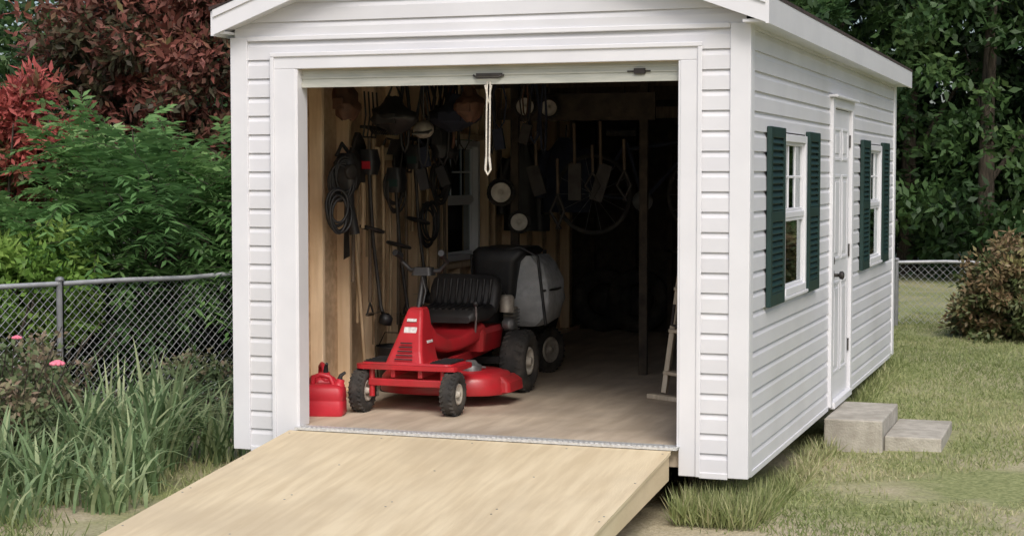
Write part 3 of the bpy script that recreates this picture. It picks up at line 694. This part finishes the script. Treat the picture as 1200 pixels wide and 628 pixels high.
coil('extension_cord',(-2.79,.95,1.58),(1,-.8,0),.09,7,.008,BLACK); coil('garden_hose',(-2.79,.88,1.38),(1,-.8,0),.085,5,.010,BLACK)
coil('jumper_cable',(-2.81,1.82,1.50),(1,-.3,0),.10,5,.009,STEELD); coil('extension_cord',(-2.81,2.45,1.25),(1,-.3,0),.11,6,.008,BLACK); coil('extension_cord',(-2.81,2.65,1.55),(1,-.3,0),.10,6,.009,BLACK)
broom(-2.80,1.30,-2.87,1.28,1.35)
b=B(); b.loft([rrect(-2.80,1.03,1.50,.05,.05,.03),rrect(-2.80,1.03,1.56,.075,.075,.04),rrect(-2.80,1.03,1.68,.075,.075,.04),rrect(-2.80,1.03,1.74,.04,.04,.03)],0); b.tube([(-2.80,1.03,1.52),(-2.79,1.05,1.40),(-2.77,1.08,1.22)],[.04,.03,.035],12,0); b.tube([(-2.84,.96,1.72),(-2.82,1.0,1.80),(-2.80,1.1,1.72)],.013,8,0); b.lathe((-2.75,.97,1.62),(1,-.4,0),[(0,.05),(.02,.05),(.025,.04),(.026,0)],18,1); simple('leaf_blower',b,[BLACK,STEELD])
b=B(); b.add([(-2.86,1.10,1.05),(-2.86,1.20,1.07),(-2.86,1.16,1.50),(-2.86,1.12,1.50)],[(0,1,2,3)],0); b.torus((-2.85,1.14,1.57),(1,0,0),.045,.014,1,16,8); simple('hand_saw',b,[STEELD,WOODH])
def bag(nm,c,r,mt,seed,strap=.25):
    b=B(); rr=random.Random(seed); rg=[]; sk_=rr.uniform(-.5,.5)
    prof=rr.choice([[.55,.85,1.0,1.05,1.0,.95,.8,.62,.4],[.9,1.0,1.0,.95,.9,.9,.85,.8,.7],[.3,.6,.9,1.1,1.1,.9,.6,.45,.35]])
    for i in range(9):
        t=i/8; z=c[2]-r[2]+2*r[2]*t; k=prof[i]; ox=rr.uniform(-.012,.012)+sk_*r[0]*(t-.5)
        rg.append([Vector((c[0]+ox+r[0]*k*math.cos(a)*(1+rr.uniform(-.14,.14)+.14*math.sin(3*a+seed)),c[1]+r[1]*k*math.sin(a)*(1+rr.uniform(-.12,.12)),z+rr.uniform(-.012,.012))) for a in [2*math.pi*j/16 for j in range(16)]])
    b.loft(rg,0); b.tube([(c[0]-r[0]*.4,c[1],c[2]+r[2]*.9),(c[0],c[1],c[2]+r[2]+strap),(c[0]+r[0]*.4,c[1],c[2]+r[2]*.9)],.01,6,0)
    b.box(c[0]-r[0]*.5,c[0]+r[0]*.5,c[1]-r[1]*1.08,c[1]-r[1]*.9,c[2]-r[2]*.5,c[2]+r[2]*.05)
    simple(nm,b,[mt],.004)
bag('duffel_bag',(-2.60,1.34,1.99),(.13,.14,.12),BLACK,3,.1); bag('tool_bag',(-2.78,.98,2.08),(.07,.12,.13),BROWN,4,.1); bag('duffel_bag',(-2.38,1.9,2.02),(.16,.14,.12),NAVY,5,.15)
bag('canvas_bag',(-2.12,1.45,2.06),(.09,.1,.11),BROWN,12,.08); bag('tool_bag',(-2.60,2.2,1.90),(.08,.12,.18),BLACK,8,.2)
b=B(); b.sph((-2.46,1.50,1.90),(.07,.07,.06),0); b.obox((-2.44,1.43,1.88),(.11,.09,.008),(.3,0,0),1); b.tube([(-2.46,1.5,1.95),(-2.46,1.5,2.28)],.003,4,1); simple('baseball_cap',b,[ENG,CLOTH])
# webbing straps and short cords hanging from the joists
rr=random.Random(77)
for i in range(16):
    b=B(); x=rr.uniform(-2.75,-1.9); y=rr.uniform(1.4,2.9); L_=rr.uniform(.25,.75); w_=rr.uniform(.02,.06)
    b.tube([(x,y,2.28),(x-w_,y,2.28-L_*.5),(x-w_*.6,y,2.28-L_*.9),(x,y+.01,2.28-L_),(x+w_*.7,y,2.28-L_*.88),(x+w_,y,2.28-L_*.5),(x+.01,y,2.28)],rr.choice([.006,.009,.012]),6,0)
    if i%3==0: b.obox((x,y,2.28-L_-.07),(.07,.03,.14),(0,rr.uniform(-.4,.4),0),0)
    simple('hanging_strap',b,[rr.choice([BLACK,NAVY,STEELD,BROWN])])
# pull rope
b=B(); x=-1.46
b.tube([(x-.008,.02,2.12),(x-.012,.018,1.9),(x-.014,.02,1.66)],.005,6,0); b.tube([(x+.010,.02,2.12),(x+.008,.018,1.9),(x+.004,.02,1.68)],.005,6,0)
b.tube([(x-.014,.02,1.70),(x-.02,.02,1.63),(x-.005,.02,1.60),(x+.012,.02,1.63),(x+.004,.02,1.70)],.007,8,0); b.tube([(x-.02,.02,2.10),(x,.02,2.0),(x+.016,.02,2.1)],.007,6,0)
simple('pull_rope',b,[ROPE])
def hwheel(c,r,ax=(.3,-1,0),w=.05,hub=.62,top=2.3):
    b=B(); wheel(b,c,r,w,0,1,ax,hub); b.tube([(c[0],c[1],c[2]+r*.6),(c[0],c[1]+.01,top)],.004,5,0); simple('spare_wheel',b,[RUB,HUB])
hwheel((-2.24,2.93,2.10),.080,hub=.86); hwheel((-2.08,3.00,2.09),.074,hub=.86); hwheel((-2.44,2.96,1.47),.10,hub=.72); hwheel((-2.31,3.00,1.25),.080,hub=.78)
b=B(); b.box(-2.40,-2.34,3.06,3.10,.13,2.27); b.box(-2.40,-1.3,3.10,3.13,2.0,2.2); b.box(-1.42,-1.36,3.12,3.16,.13,2.27); b.obj('storage_rack',[SKID])
for i,(x,zt,ln) in enumerate([(-2.20,1.92,.5),(-2.03,1.72,.52),(-1.90,1.98,.6),(-1.76,1.82,.4),(-1.70,1.99,.62),(-1.52,1.86,.45)]):
    b=B(); b.tube([(x,3.05,zt),(x+.01,3.04,zt-ln*.5)],.012,6,0); 
    if i%2: b.tube([(x+.01,3.04,zt-ln*.5),(x-.05,3.04,zt-ln*.75),(x+.03,3.04,zt-ln)],.012,6,1); b.tube([(x+.01,3.04,zt-ln*.5),(x+.06,3.04,zt-ln*.75),(x+.0,3.04,zt-ln)],.012,6,1)
    else: b.obox((x+.01,3.04,zt-ln*.72),(.10,.01,ln*.45),(0,.15*(i-2),0),1)
    simple('hedge_shears' if i%2 else 'garden_spade',b,[OLDW,STEELD])
# bicycle hung from the joists
bk=empty('bicycle'); b=B()
for cx,cz in((-1.95,1.45),(-1.05,1.45)):
    b.torus((cx,3.72,cz),(.05,1,0),.30,.017,0,36,8)
    for k in range(14):
        t=2*math.pi*k/14; b.tube([(cx,3.72,cz),(cx+.29*math.cos(t),3.72,cz+.29*math.sin(t))],.0018,3,1,False,False)
    b.lathe((cx,3.68,cz),(0,1,0),[(0,0),(0,.025),(.08,.025),(.08,0)],10,1)
for p,q in(((-1.95,1.45),(-1.55,1.40)),((-1.95,1.45),(-1.68,1.85)),((-1.55,1.40),(-1.68,1.85)),((-1.55,1.40),(-1.18,1.80)),((-1.66,1.80),(-1.18,1.86)),((-1.17,1.90),(-1.05,1.45))): b.tube([(p[0],3.72,p[1]),(q[0],3.72,q[1])],.015,8,2)
b.loft([rrect(-1.72,3.72,1.90,.12,.06,.04),rrect(-1.72,3.72,1.94,.12,.06,.04)],0,False); b.tube([(-1.17,3.45,1.98),(-1.17,3.72,1.93),(-1.17,3.99,1.98)],.012,8,0)
b.lathe((-1.55,3.70,1.40),(0,1,0),[(0,.0),(0,.08),(.01,.08),(.01,0)],20,1)
b.tube([(-1.7,3.72,1.94),(-1.7,3.72,2.28)],.005,5,0); b.tube([(-1.17,3.72,1.95),(-1.17,3.72,2.28)],.005,5,0)
b.obj('bicycle_frame',[RUB,GREYM,NAVY],bk)
# garden cart behind the mower
gc=empty('garden_cart'); b=B()
wheel(b,(-2.10,3.05,FZ+.17),.17,.08,0,1,(1,-.35,0),.55); wheel(b,(-2.75,3.28,FZ+.17),.17,.08,0,1,(1,-.35,0),.55); b.obj('cart_wheels',[RUB,ENG],gc)
b=B(); b.loft([rrect(-2.45,3.3,.34,.22,.33,.05),rrect(-2.45,3.3,.66,.28,.42,.05)],0,False); b.tube([(-2.42,3.6,.4),(-2.42,3.85,.7),(-2.42,3.95,1.0)],.016,8,0); b.beam((-2.75,3.28,.30),(-2.10,3.05,.30),.03,.03); b.obj('cart_bin',[BLACK],gc)
def jacket(c,mt,w=.2,h=.34,nm='work_jacket'):
    b=B(); rg=[]
    for i in range(9):
        t=i/8; z=c[2]-h+2*h*t; k=[.98,1,.96,.93,.95,1.0,.95,.6,.28][i]
        rg.append([Vector((c[0]+w*k*math.cos(a)*(1+.05*math.sin(5*a+i)),c[1]+.06*math.sin(a)*(1+.35*math.sin(6*a)),z)) for a in [2*math.pi*j/24 for j in range(24)]])
    b.loft(rg,0)
    for s in(-1,1): b.tube([(c[0]+s*w*.75,c[1],c[2]+h*.62),(c[0]+s*w*1.02,c[1]-.03,c[2]+.05),(c[0]+s*w*.98,c[1]-.05,c[2]-h*.62)],[.06,.055,.045],10,0)
    b.tube([(c[0],c[1],c[2]+h),(c[0],c[1]+.02,c[2]+h+.1)],.005,6,0); simple(nm,b,[mt])
jacket((-.88,3.45,1.70),CLOTH,.11,.22); jacket((-2.3,4.12,1.6),NAVY,.2,.30); jacket((-2.7,4.3,1.5),BLACK,.2,.36)
for x in (-2.62,-2.29,-1.55,-1.0):
    b=B(); b.torus((x,6.33,FZ+.30),(.1,-1,.12),.225,.075,0,32,10); b.lathe((x,6.33,FZ+.30),(.1,-1,.12),[(-.03,.15),(.0,.13),(.02,.05),(.03,0)],20,1); simple('old_tyre',b,[RUB,STEELD])
sh=B()
for x in(-1.9,-.9): 
    for y in(5.9,6.3): sh.box(x,x+.04,y,y+.04,.13,2.0)
for z in(.9,1.35,1.8): sh.box(-1.9,-.86,5.9,6.34,z,z+.025)
sh.obj('storage_shelf',[SKID])
for i,(x,z,wd,h,m_) in enumerate([(-1.7,.925,.3,.25,CLOTH),(-1.3,.925,.35,.2,BROWN),(-1.75,1.375,.25,.28,BLACK),(-1.35,1.375,.4,.22,SKID),(-1.6,1.825,.5,.2,NAVY)]):
    b=B(); b.box(x,x+wd,5.95,6.25,z,z+h); b.box(x-.008,x+wd+.008,5.942,6.258,z+h,z+h+.02); b.box(x+wd*.35,x+wd*.65,5.944,5.95,z+h*.5,z+h*.65); b.obj('storage_box',[m_],None,.006)
pm=empty('push_mower'); b=B()
for s in(-.24,.24):
    for y in (4.6,5.15): wheel(b,(-.95+s,y,FZ+.10),.10,.05,0,1,(1,0,0),.55)
b.obj('push_mower_wheels',[RUB,CLOTH],pm)
b=B(); b.loft([rrect(-.95,4.87,.20,.21,.30,.08),rrect(-.95,4.87,.33,.20,.28,.08)],0); b.lathe((-.95,4.87,.33),(0,0,1),[(0,.11),(.15,.11),(.19,.06),(.2,0)],20,0)
b.tube([(-1.15,5.1,.3),(-1.15,5.7,1.05),(-.75,5.7,1.05),(-.75,5.1,.3)],.012,8,0); b.obj('push_mower_body',[BLACK],pm)
# folding ladder
sl=empty('wooden_step_ladder'); b=B()
b.beam((-.93,1.95,FZ+.03),(-.78,2.15,1.62),.034,.06); b.beam((-.62,1.70,FZ+.03),(-.50,1.9,1.62),.034,.06)
b.beam((-.80,2.25,FZ+.02),(-.72,2.2,1.60),.024,.045); b.beam((-.50,2.0,FZ+.02),(-.46,1.95,1.60),.024,.045)
for i in range(5):
    t=(i+.6)/5.4; p=Vector((-.93,1.95,FZ)).lerp(Vector((-.78,2.15,1.62)),t); q=Vector((-.62,1.70,FZ)).lerp(Vector((-.50,1.9,1.62)),t); b.beam(p,q,.085,.022)
b.beam((-1.02,1.90,FZ+.015),(-.60,1.66,FZ+.015),.05,.03)
b.obj('ladder_frame',[PALEW],sl,.004)
b=B(); b.tube([(-.86,1.93,.75),(-.87,1.90,.62),(-.80,1.88,.60)],.012,8); b.obj('ladder_hinge',[STEELD],sl)
b=B(); b.lathe((-2.74,1.70,FZ),(0,0,1),[(0,0),(0,.12),(.3,.145),(.31,.15),(.3,.14),(.05,.115)],24,0); b.tube([(-2.89,1.70,FZ+.28),(-2.81,1.65,FZ+.40),(-2.67,1.65,FZ+.40),(-2.59,1.70,FZ+.28)],.004,6,0); simple('bucket',b,[BLACK])
b=B(); b.loft([rrect(-2.70,2.25,FZ,.13,.20,.04),rrect(-2.70,2.25,FZ+.42,.15,.22,.04)],0,False); b.loft([rrect(-2.70,2.25,FZ+.42,.165,.235,.04),rrect(-2.70,2.25,FZ+.46,.15,.22,.04)],0,False); simple('trash_bin',b,[BLACK],.006)

# ------------------------------------------------------------------ chain-link fences
def fence(nm,pts,h,spacing,cell,dz=0,off=0):
    e=empty(nm); b=B(); w=B()
    for (x0,y0),(x1,y1) in zip(pts,pts[1:]):
        L=math.hypot(x1-x0,y1-y0); ux,uy=(x1-x0)/L,(y1-y0)/L
        z=lambda s:gz(x0+ux*s,y0+uy*s)+dz
        n=max(1,round(L/spacing))
        for i in range(n+1):
            s=L*i/n; px,py=x0+ux*s,y0+uy*s; zz=z(s)
            b.tube([(px,py,zz-.1),(px,py,zz+h+.02)],.028,10); b.sph((px,py,zz+h+.03),(.035,.035,.025),0,10,6)
        k=int(L/.5)
        b.tube([(x0+ux*L*i/k,y0+uy*L*i/k,z(L*i/k)+h) for i in range(k+1)],.019,8)
        s=-h
        ox,oy=-uy*.03,ux*.03
        while s<L:
            for d in(1,-1):
                a0,a1=(s,s+h) 
                za,zb=(0.03,h) if d>0 else (h,0.03)
                t0=max(0,(0-a0)/(a1-a0)); t1=min(1,(L-a0)/(a1-a0))
                if t1-t0>.02:
                    A=a0+(a1-a0)*t0; Bq=a0+(a1-a0)*t1; zA=za+(zb-za)*t0; zB=za+(zb-za)*t1; o=.002*d
                    w.tube([(x0+ux*A+ox+o,y0+uy*A+oy,z(A)+zA),(x0+ux*Bq+ox+o,y0+uy*Bq+oy,z(Bq)+zB)],.0026,3,0,False,False)
            s+=cell
    b.obj(nm.split('.')[0]+'_posts_and_rail',[GALV],e); w.obj(nm.split('.')[0]+'_wire_mesh',[GALV],e)
fence('chain_link_fence',[(-7.2,-1.8),(-5.50,1.80),(-3.6,5.85),(-3.3,10.6)],1.05,2.6,.068)
fence('chain_link_fence',[(-3.3,10.6),(-.40,10.55),(8,11.3)],.73,3.0,.08)

# ------------------------------------------------------------------ vegetation
def spray_shrub(nm,center,R,nst,nr,material,seed,Ll=.10,Wl=.026,rl=.34,zb=-.2,pairs=7,voff=0):
    e=empty(nm); r=np.random.default_rng(seed); c=np.array(center); R=np.array(R)
    ng=max(10,nr//45); gd=unit(r.normal(size=(ng,3))); gd[:,2]=np.abs(gd[:,2])*np.where(r.random(ng)<.78,1,-.8); gr=.50+.60*r.random(ng); gv_=r.random(ng)
    gi=r.integers(0,ng,nr)
    d=gd[gi]+r.normal(size=(nr,3))*.18; rad=gr[gi]*(.8+.3*r.random(nr))
    P0=c+d*R*rad[:,None]
    out=unit(d*np.array([1,1,.35])+r.normal(size=(nr,3))*.40+np.array([0,0,.30]))
    Ps=[];Ds=[];Ns=[];Vs=[]
    side=unit(np.cross(out,np.array([0,0,1.])))
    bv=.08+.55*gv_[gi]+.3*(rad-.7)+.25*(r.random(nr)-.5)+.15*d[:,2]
    for k in range(pairs):
        t=(k+1)/pairs; p=P0+out*rl*t; p[:,2]-=.20*rl*t*t*1.8
        for s in(-1,1):
            Ps.append(p+r.normal(size=p.shape)*.006); Ds.append(out*.55+side*s*(1-.35*t)+np.array([0,0,-.25])+r.normal(size=p.shape)*.12); Ns.append(np.cross(out,side)*-1+r.normal(size=p.shape)*.25); Vs.append(bv+.15*(r.random(nr)-.5)+.12*t)
    P=np.concatenate(Ps);n=len(P)
    leafobj(nm+'_leaves',P,np.concatenate(Ds),np.concatenate(Ns),Ll*(.7+.5*r.random(n)),Wl*(.8+.4*r.random(n)),np.concatenate(Vs)+voff,material,e,.1)
    b=B(); rr=random.Random(seed)
    for i in range(nst):
        q=P0[rr.randrange(nr)]; s=Vector((c[0]+rr.uniform(-.2,.2),c[1]+rr.uniform(-.2,.2),zb)); en=Vector(q); m=s.lerp(en,.5)+Vector((0,0,.25*R[2])) - (en-s)*0.05
        b.tube([s,s.lerp(m,.5),m,m.lerp(en,.6),en],[.02,.017,.013,.008,.004],5)
    for i in range(0,nr,3):
        p=Vector(P0[i]); o=Vector(out[i]); b.tube([p,p+o*rl*.5-Vector((0,0,.03)),p+o*rl-Vector((0,0,.1))],.003,3,0,False,False)
    b.obj(nm+'_stems',[BARK],e); return e
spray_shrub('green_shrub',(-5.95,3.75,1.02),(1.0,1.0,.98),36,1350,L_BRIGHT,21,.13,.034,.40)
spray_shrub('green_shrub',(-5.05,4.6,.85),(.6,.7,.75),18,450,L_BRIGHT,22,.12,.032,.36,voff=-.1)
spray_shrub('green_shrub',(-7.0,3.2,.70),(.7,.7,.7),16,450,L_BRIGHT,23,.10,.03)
def bush(nm,cs,Rs,ncl,rc,per,L,Wd,m,seed,base,ht,voff=0,shell=.5):
    e=empty(nm); foliage(nm+'_foliage',cs,Rs,ncl,rc,per,L,Wd,m,seed,e,-.2,shell,voff)
    b=B(); rr=random.Random(seed)
    for i in range(10):
        cc=rr.choice(cs); s=Vector((base[0]+rr.uniform(-.15,.15),base[1]+rr.uniform(-.15,.15),-.3)); en=Vector((cc[0]+rr.uniform(-.5,.5),cc[1]+rr.uniform(-.5,.5),cc[2]+rr.uniform(-.1,.5)*ht)); m_=s.lerp(en,.5)+Vector((0,0,.1)); b.tube([s,m_,en],[.03,.02,.006],6)
    b.obj(nm+'_stems',[BARK],e); return e
bush('yellow_green_shrub',[(-6.30,2.35,.70),(-6.9,2.0,.75)],[(.6,.6,.52),(.6,.5,.55)],70,.2,120,.08,.036,L_YEL,31,(-6.35,2.3),.6,0,.4)
bush('red_leaf_shrub',[(-6.3,5.6,2.5),(-7.3,5.6,2.9),(-5.5,6.4,2.6),(-7.0,6.2,3.6),(-5.2,6.0,1.4)],[(.9,.9,1.2),(.8,.9,1.0),(.9,.9,1.4),(1.2,.9,.8),(.7,.7,.9)],80,.30,110,.11,.045,L_RED,32,(-6.4,5.9),1.2)
bush('red_tip_shrub',[(-7.35,3.9,1.95),(-8.0,4.4,1.6)],[(.5,.5,.55),(.7,.7,.8)],60,.20,90,.11,.042,L_REDTIP,33,(-7.6,4.2),.6,.12)
bush('green_backdrop_shrub',[(-8.6,6.2,2.0),(-9.6,5.4,1.6)],[(1.1,1.0,1.6),(1.1,1.0,1.4)],90,.30,110,.10,.05,L_TREE,37,(-8.8,6.0),1.0,.05)
bush('dark_hedge',[(-5.5,4.2,.35),(-6.6,3.4,.3),(-4.6,5.2,.5),(-7.6,2.4,.3),(-5.0,6.2,1.0)],[(.8,.7,.7),(.8,.7,.6),(.7,.7,.8),(.8,.8,.6),(.9,.9,1.0)],60,.26,120,.08,.04,L_DARK,34,(-5.6,4.3),.5)
bush('azalea_bush',[(.98,9.3,.32),(1.65,9.3,.38),(.70,9.6,.10)],[(.55,.6,.60),(.7,.6,.66),(.35,.4,.38)],95,.15,120,.07,.032,L_AZ,35,(1.1,9.4),.4,0,.5)
bush('azalea_bush',[(3.9,10.2,.3)],[(1.0,.7,.6)],90,.18,120,.06,.028,L_AZ,36,(3.9,10.2),.4)
rb=empty('rose_bush')
foliage('rose_foliage',[(-4.75,.35,.15),(-4.55,-.25,-.0),(-5.2,.0,.15),(-4.75,-.75,-.08)],[(.5,.45,.45),(.35,.35,.33),(.45,.4,.42),(.4,.35,.25)],60,.13,60,.05,.03,L_ROSE,41,rb,-.22,.2)
b=B(); rr=random.Random(5)
for i in range(34):
    s=Vector((-4.75+rr.uniform(-.2,.2),.2+rr.uniform(-.2,.2),-.25)); en=s+Vector((rr.uniform(-.6,.6),rr.uniform(-.5,.5),rr.uniform(.4,.95))); b.tube([s,s.lerp(en,.5)+Vector((0,0,.08)),en],[.007,.005,.003],5)
b.obj('rose_canes',[BARK],rb)
b=B()
def rose(c,r):
    for j in range(3):
        n=5+j; 
        for i in range(n):
            t=2*math.pi*i/n+j*.5; q=r*(.25+.3*j); ct=Vector((c[0]+math.cos(t)*q,c[1]+math.sin(t)*q,c[2]+r*.35*(1-j*.4))); b.sph(ct,(r*.38,r*.38,r*.3),0,8,5)
for c,r in (((-4.36,.1,.42),.042),((-4.60,-.50,.16),.040),((-4.62,-.62,.0),.038),((-4.62,.05,.58),.028),((-4.35,-.6,.05),.032),((-4.9,-.3,.25),.03),((-4.5,-1.0,-.02),.035)): rose(c,r)
b.obj('rose_flowers',[PINK],rb)
def lily(nm,clumps,seed):
    r=random.Random(seed); V=[];Fc=[];val=[]
    for (cx,cy,n,h) in clumps:
        for i in range(n):
            a=r.uniform(0,6.283); lean=r.uniform(.25,1.1); Lb=h*r.uniform(.5,1.35); w=r.uniform(.006,.013); o=len(V); bx=cx+r.gauss(0,.08); by=cy+r.gauss(0,.08); bz=gz(bx,by)-.01; vv=r.uniform(.1,1.0)
            sx,sy=-math.sin(a),math.cos(a); K=6
            for k in range(K+1):
                t=k/K; ho=Lb*lean*(t**1.6)*.75; ve=Lb*(t-.55*lean*t**2.6); ww=w*(1-t**2.5)*(0.7+.6*min(t*3,1))+.0005
                x=bx+math.cos(a)*ho; y=by+math.sin(a)*ho; z=bz+ve
                V.append((x-sx*ww,y-sy*ww,z)); V.append((x+sx*ww,y+sy*ww,z))
            for k in range(K): Fc.append((o+2*k,o+2*k+1,o+2*k+3,o+2*k+2)); val.append(vv+.1*k/K)
    me=bpy.data.meshes.new(nm); me.from_pydata(V,[],Fc); me.update(); at=me.attributes.new('lv','FLOAT','FACE'); at.data.foreach_set('value',val); me.materials.append(L_LILY)
    o=bpy.data.objects.new(nm,me); S.collection.objects.link(o); return o
lily('daylily_clump',[(-3.75,.15,140,.68),(-4.1,-.05,120,.62),(-3.55,-.35,110,.55),(-3.95,.65,130,.74),(-3.6,.75,80,.5),(-4.25,.45,90,.68)],1)
lily('daylily_clump',[(-3.4,-.85,80,.38),(-3.8,-.75,100,.48),(-4.2,-.6,100,.52),(-3.4,1.4,60,.5),(-4.5,1.2,80,.6),(-3.7,1.9,50,.5),(-4.6,-1.1,90,.42),(-4.15,-1.2,90,.42),(-3.7,-1.3,60,.34)],2)
bush('ground_shrub',[(-4.3,2.0,-.05),(-3.9,2.9,.0),(-5.3,1.0,-.05)],[(.5,.5,.35),(.45,.6,.45),(.5,.5,.35)],50,.14,90,.05,.028,L_ROSE,44,(-4.3,2.0),.3,-.15)

def treeline(nm,specs,material,seed,Lf,Wf,ncl,rc,per,vo=0):
    e=empty(nm); b=B(); rr=random.Random(seed); C=[];R=[]
    for (x,y,h,w) in specs:
        lm=[]
        for k in range(6):
            a=rr.uniform(0,6.28); t=rr.uniform(.2,.8); rad=w*rr.uniform(.5,.95); lm.append((t,(x+math.cos(a)*rad,y+math.sin(a)*rad,h*(t+.18)),.05))
        trunk(b,(x,y,-.4),(x+rr.uniform(-.4,.4),y+rr.uniform(-.3,.3),h*.92),.16,.04,rr.random(),lm)
        for k in range(4):
            t=[.16,.38,.62,.84][k]; C.append((x+rr.uniform(-.6,.6),y+rr.uniform(-.5,.5),h*t)); ww=w*[.85,1.05,1.0,.7][k]*rr.uniform(.85,1.1); R.append((ww,ww,h*.17))
    b.obj(nm+'_trunks',[BARK],e)
    foliage(nm+'_foliage',C,R,ncl,rc,per,Lf,Wf,material,seed,e,-.1,.35,vo)
rr=random.Random(9)
sp=[(x+rr.uniform(-.5,.5),20.0+rr.uniform(-1.2,1.4),rr.uniform(7.5,9.5),rr.uniform(1.7,2.3)) for x in np.arange(-11,10,1.9)]
treeline('tree_line',sp,L_TREE,51,.17,.085,28,.50,110,.05)
sp=[(x+rr.uniform(-.5,.5),24.0+rr.uniform(-1,1),rr.uniform(9,12),rr.uniform(2.2,2.9)) for x in np.arange(-16,14,2.6)]
treeline('woodland',sp,L_DARK,52,.34,.20,30,.8,70,.1)
sp=[(-13.5,10.5,8.5,2.2),(-11.2,12.8,7.5,2.0),(-16,8,9,2.4),(-9.2,15.5,8,2.2),(-18.5,5.0,9,2.5)]
treeline('tree_line',sp,L_TREE,53,.18,.09,28,.5,100,-.15)

# ------------------------------------------------------------------ light, world, camera
EL=math.radians(46); AZ=math.radians(152)
w=bpy.data.worlds.new('World'); S.world=w; w.use_nodes=True; nt=w.node_tree
bg=nt.nodes['Background']; sk=nt.nodes.new('ShaderNodeTexSky'); sk.sky_type='NISHITA'; sk.sun_disc=False; sk.sun_elevation=EL; sk.sun_rotation=AZ
sk.air_density=1.0; sk.dust_density=3.5; sk.ozone_density=1.2
nt.links.new(sk.outputs[0],bg.inputs[0]); bg.inputs[1].default_value=.15
sd=bpy.data.lights.new('sun','SUN'); sd.energy=1.95; sd.angle=math.radians(26); sd.color=(1,.97,.93)
so=bpy.data.objects.new('sun',sd); S.collection.objects.link(so)
dirv=Vector((math.sin(AZ)*math.cos(EL),math.cos(AZ)*math.cos(EL),math.sin(EL)))
so.rotation_euler=dirv.to_track_quat('Z','Y').to_euler()
cd=bpy.data.cameras.new('camera'); cam=bpy.data.objects.new('camera',cd); S.collection.objects.link(cam)
cd.sensor_width=36; cd.lens=59; cd.clip_end=2000; cd.clip_start=.1
cam.location=(1.776,-8.81,1.60); cam.rotation_euler=(math.radians(90-3.17),0,math.radians(19.33))
S.camera=cam
S.view_settings.view_transform='Standard'; S.view_settings.look='None'; S.view_settings.exposure=0
print('done')
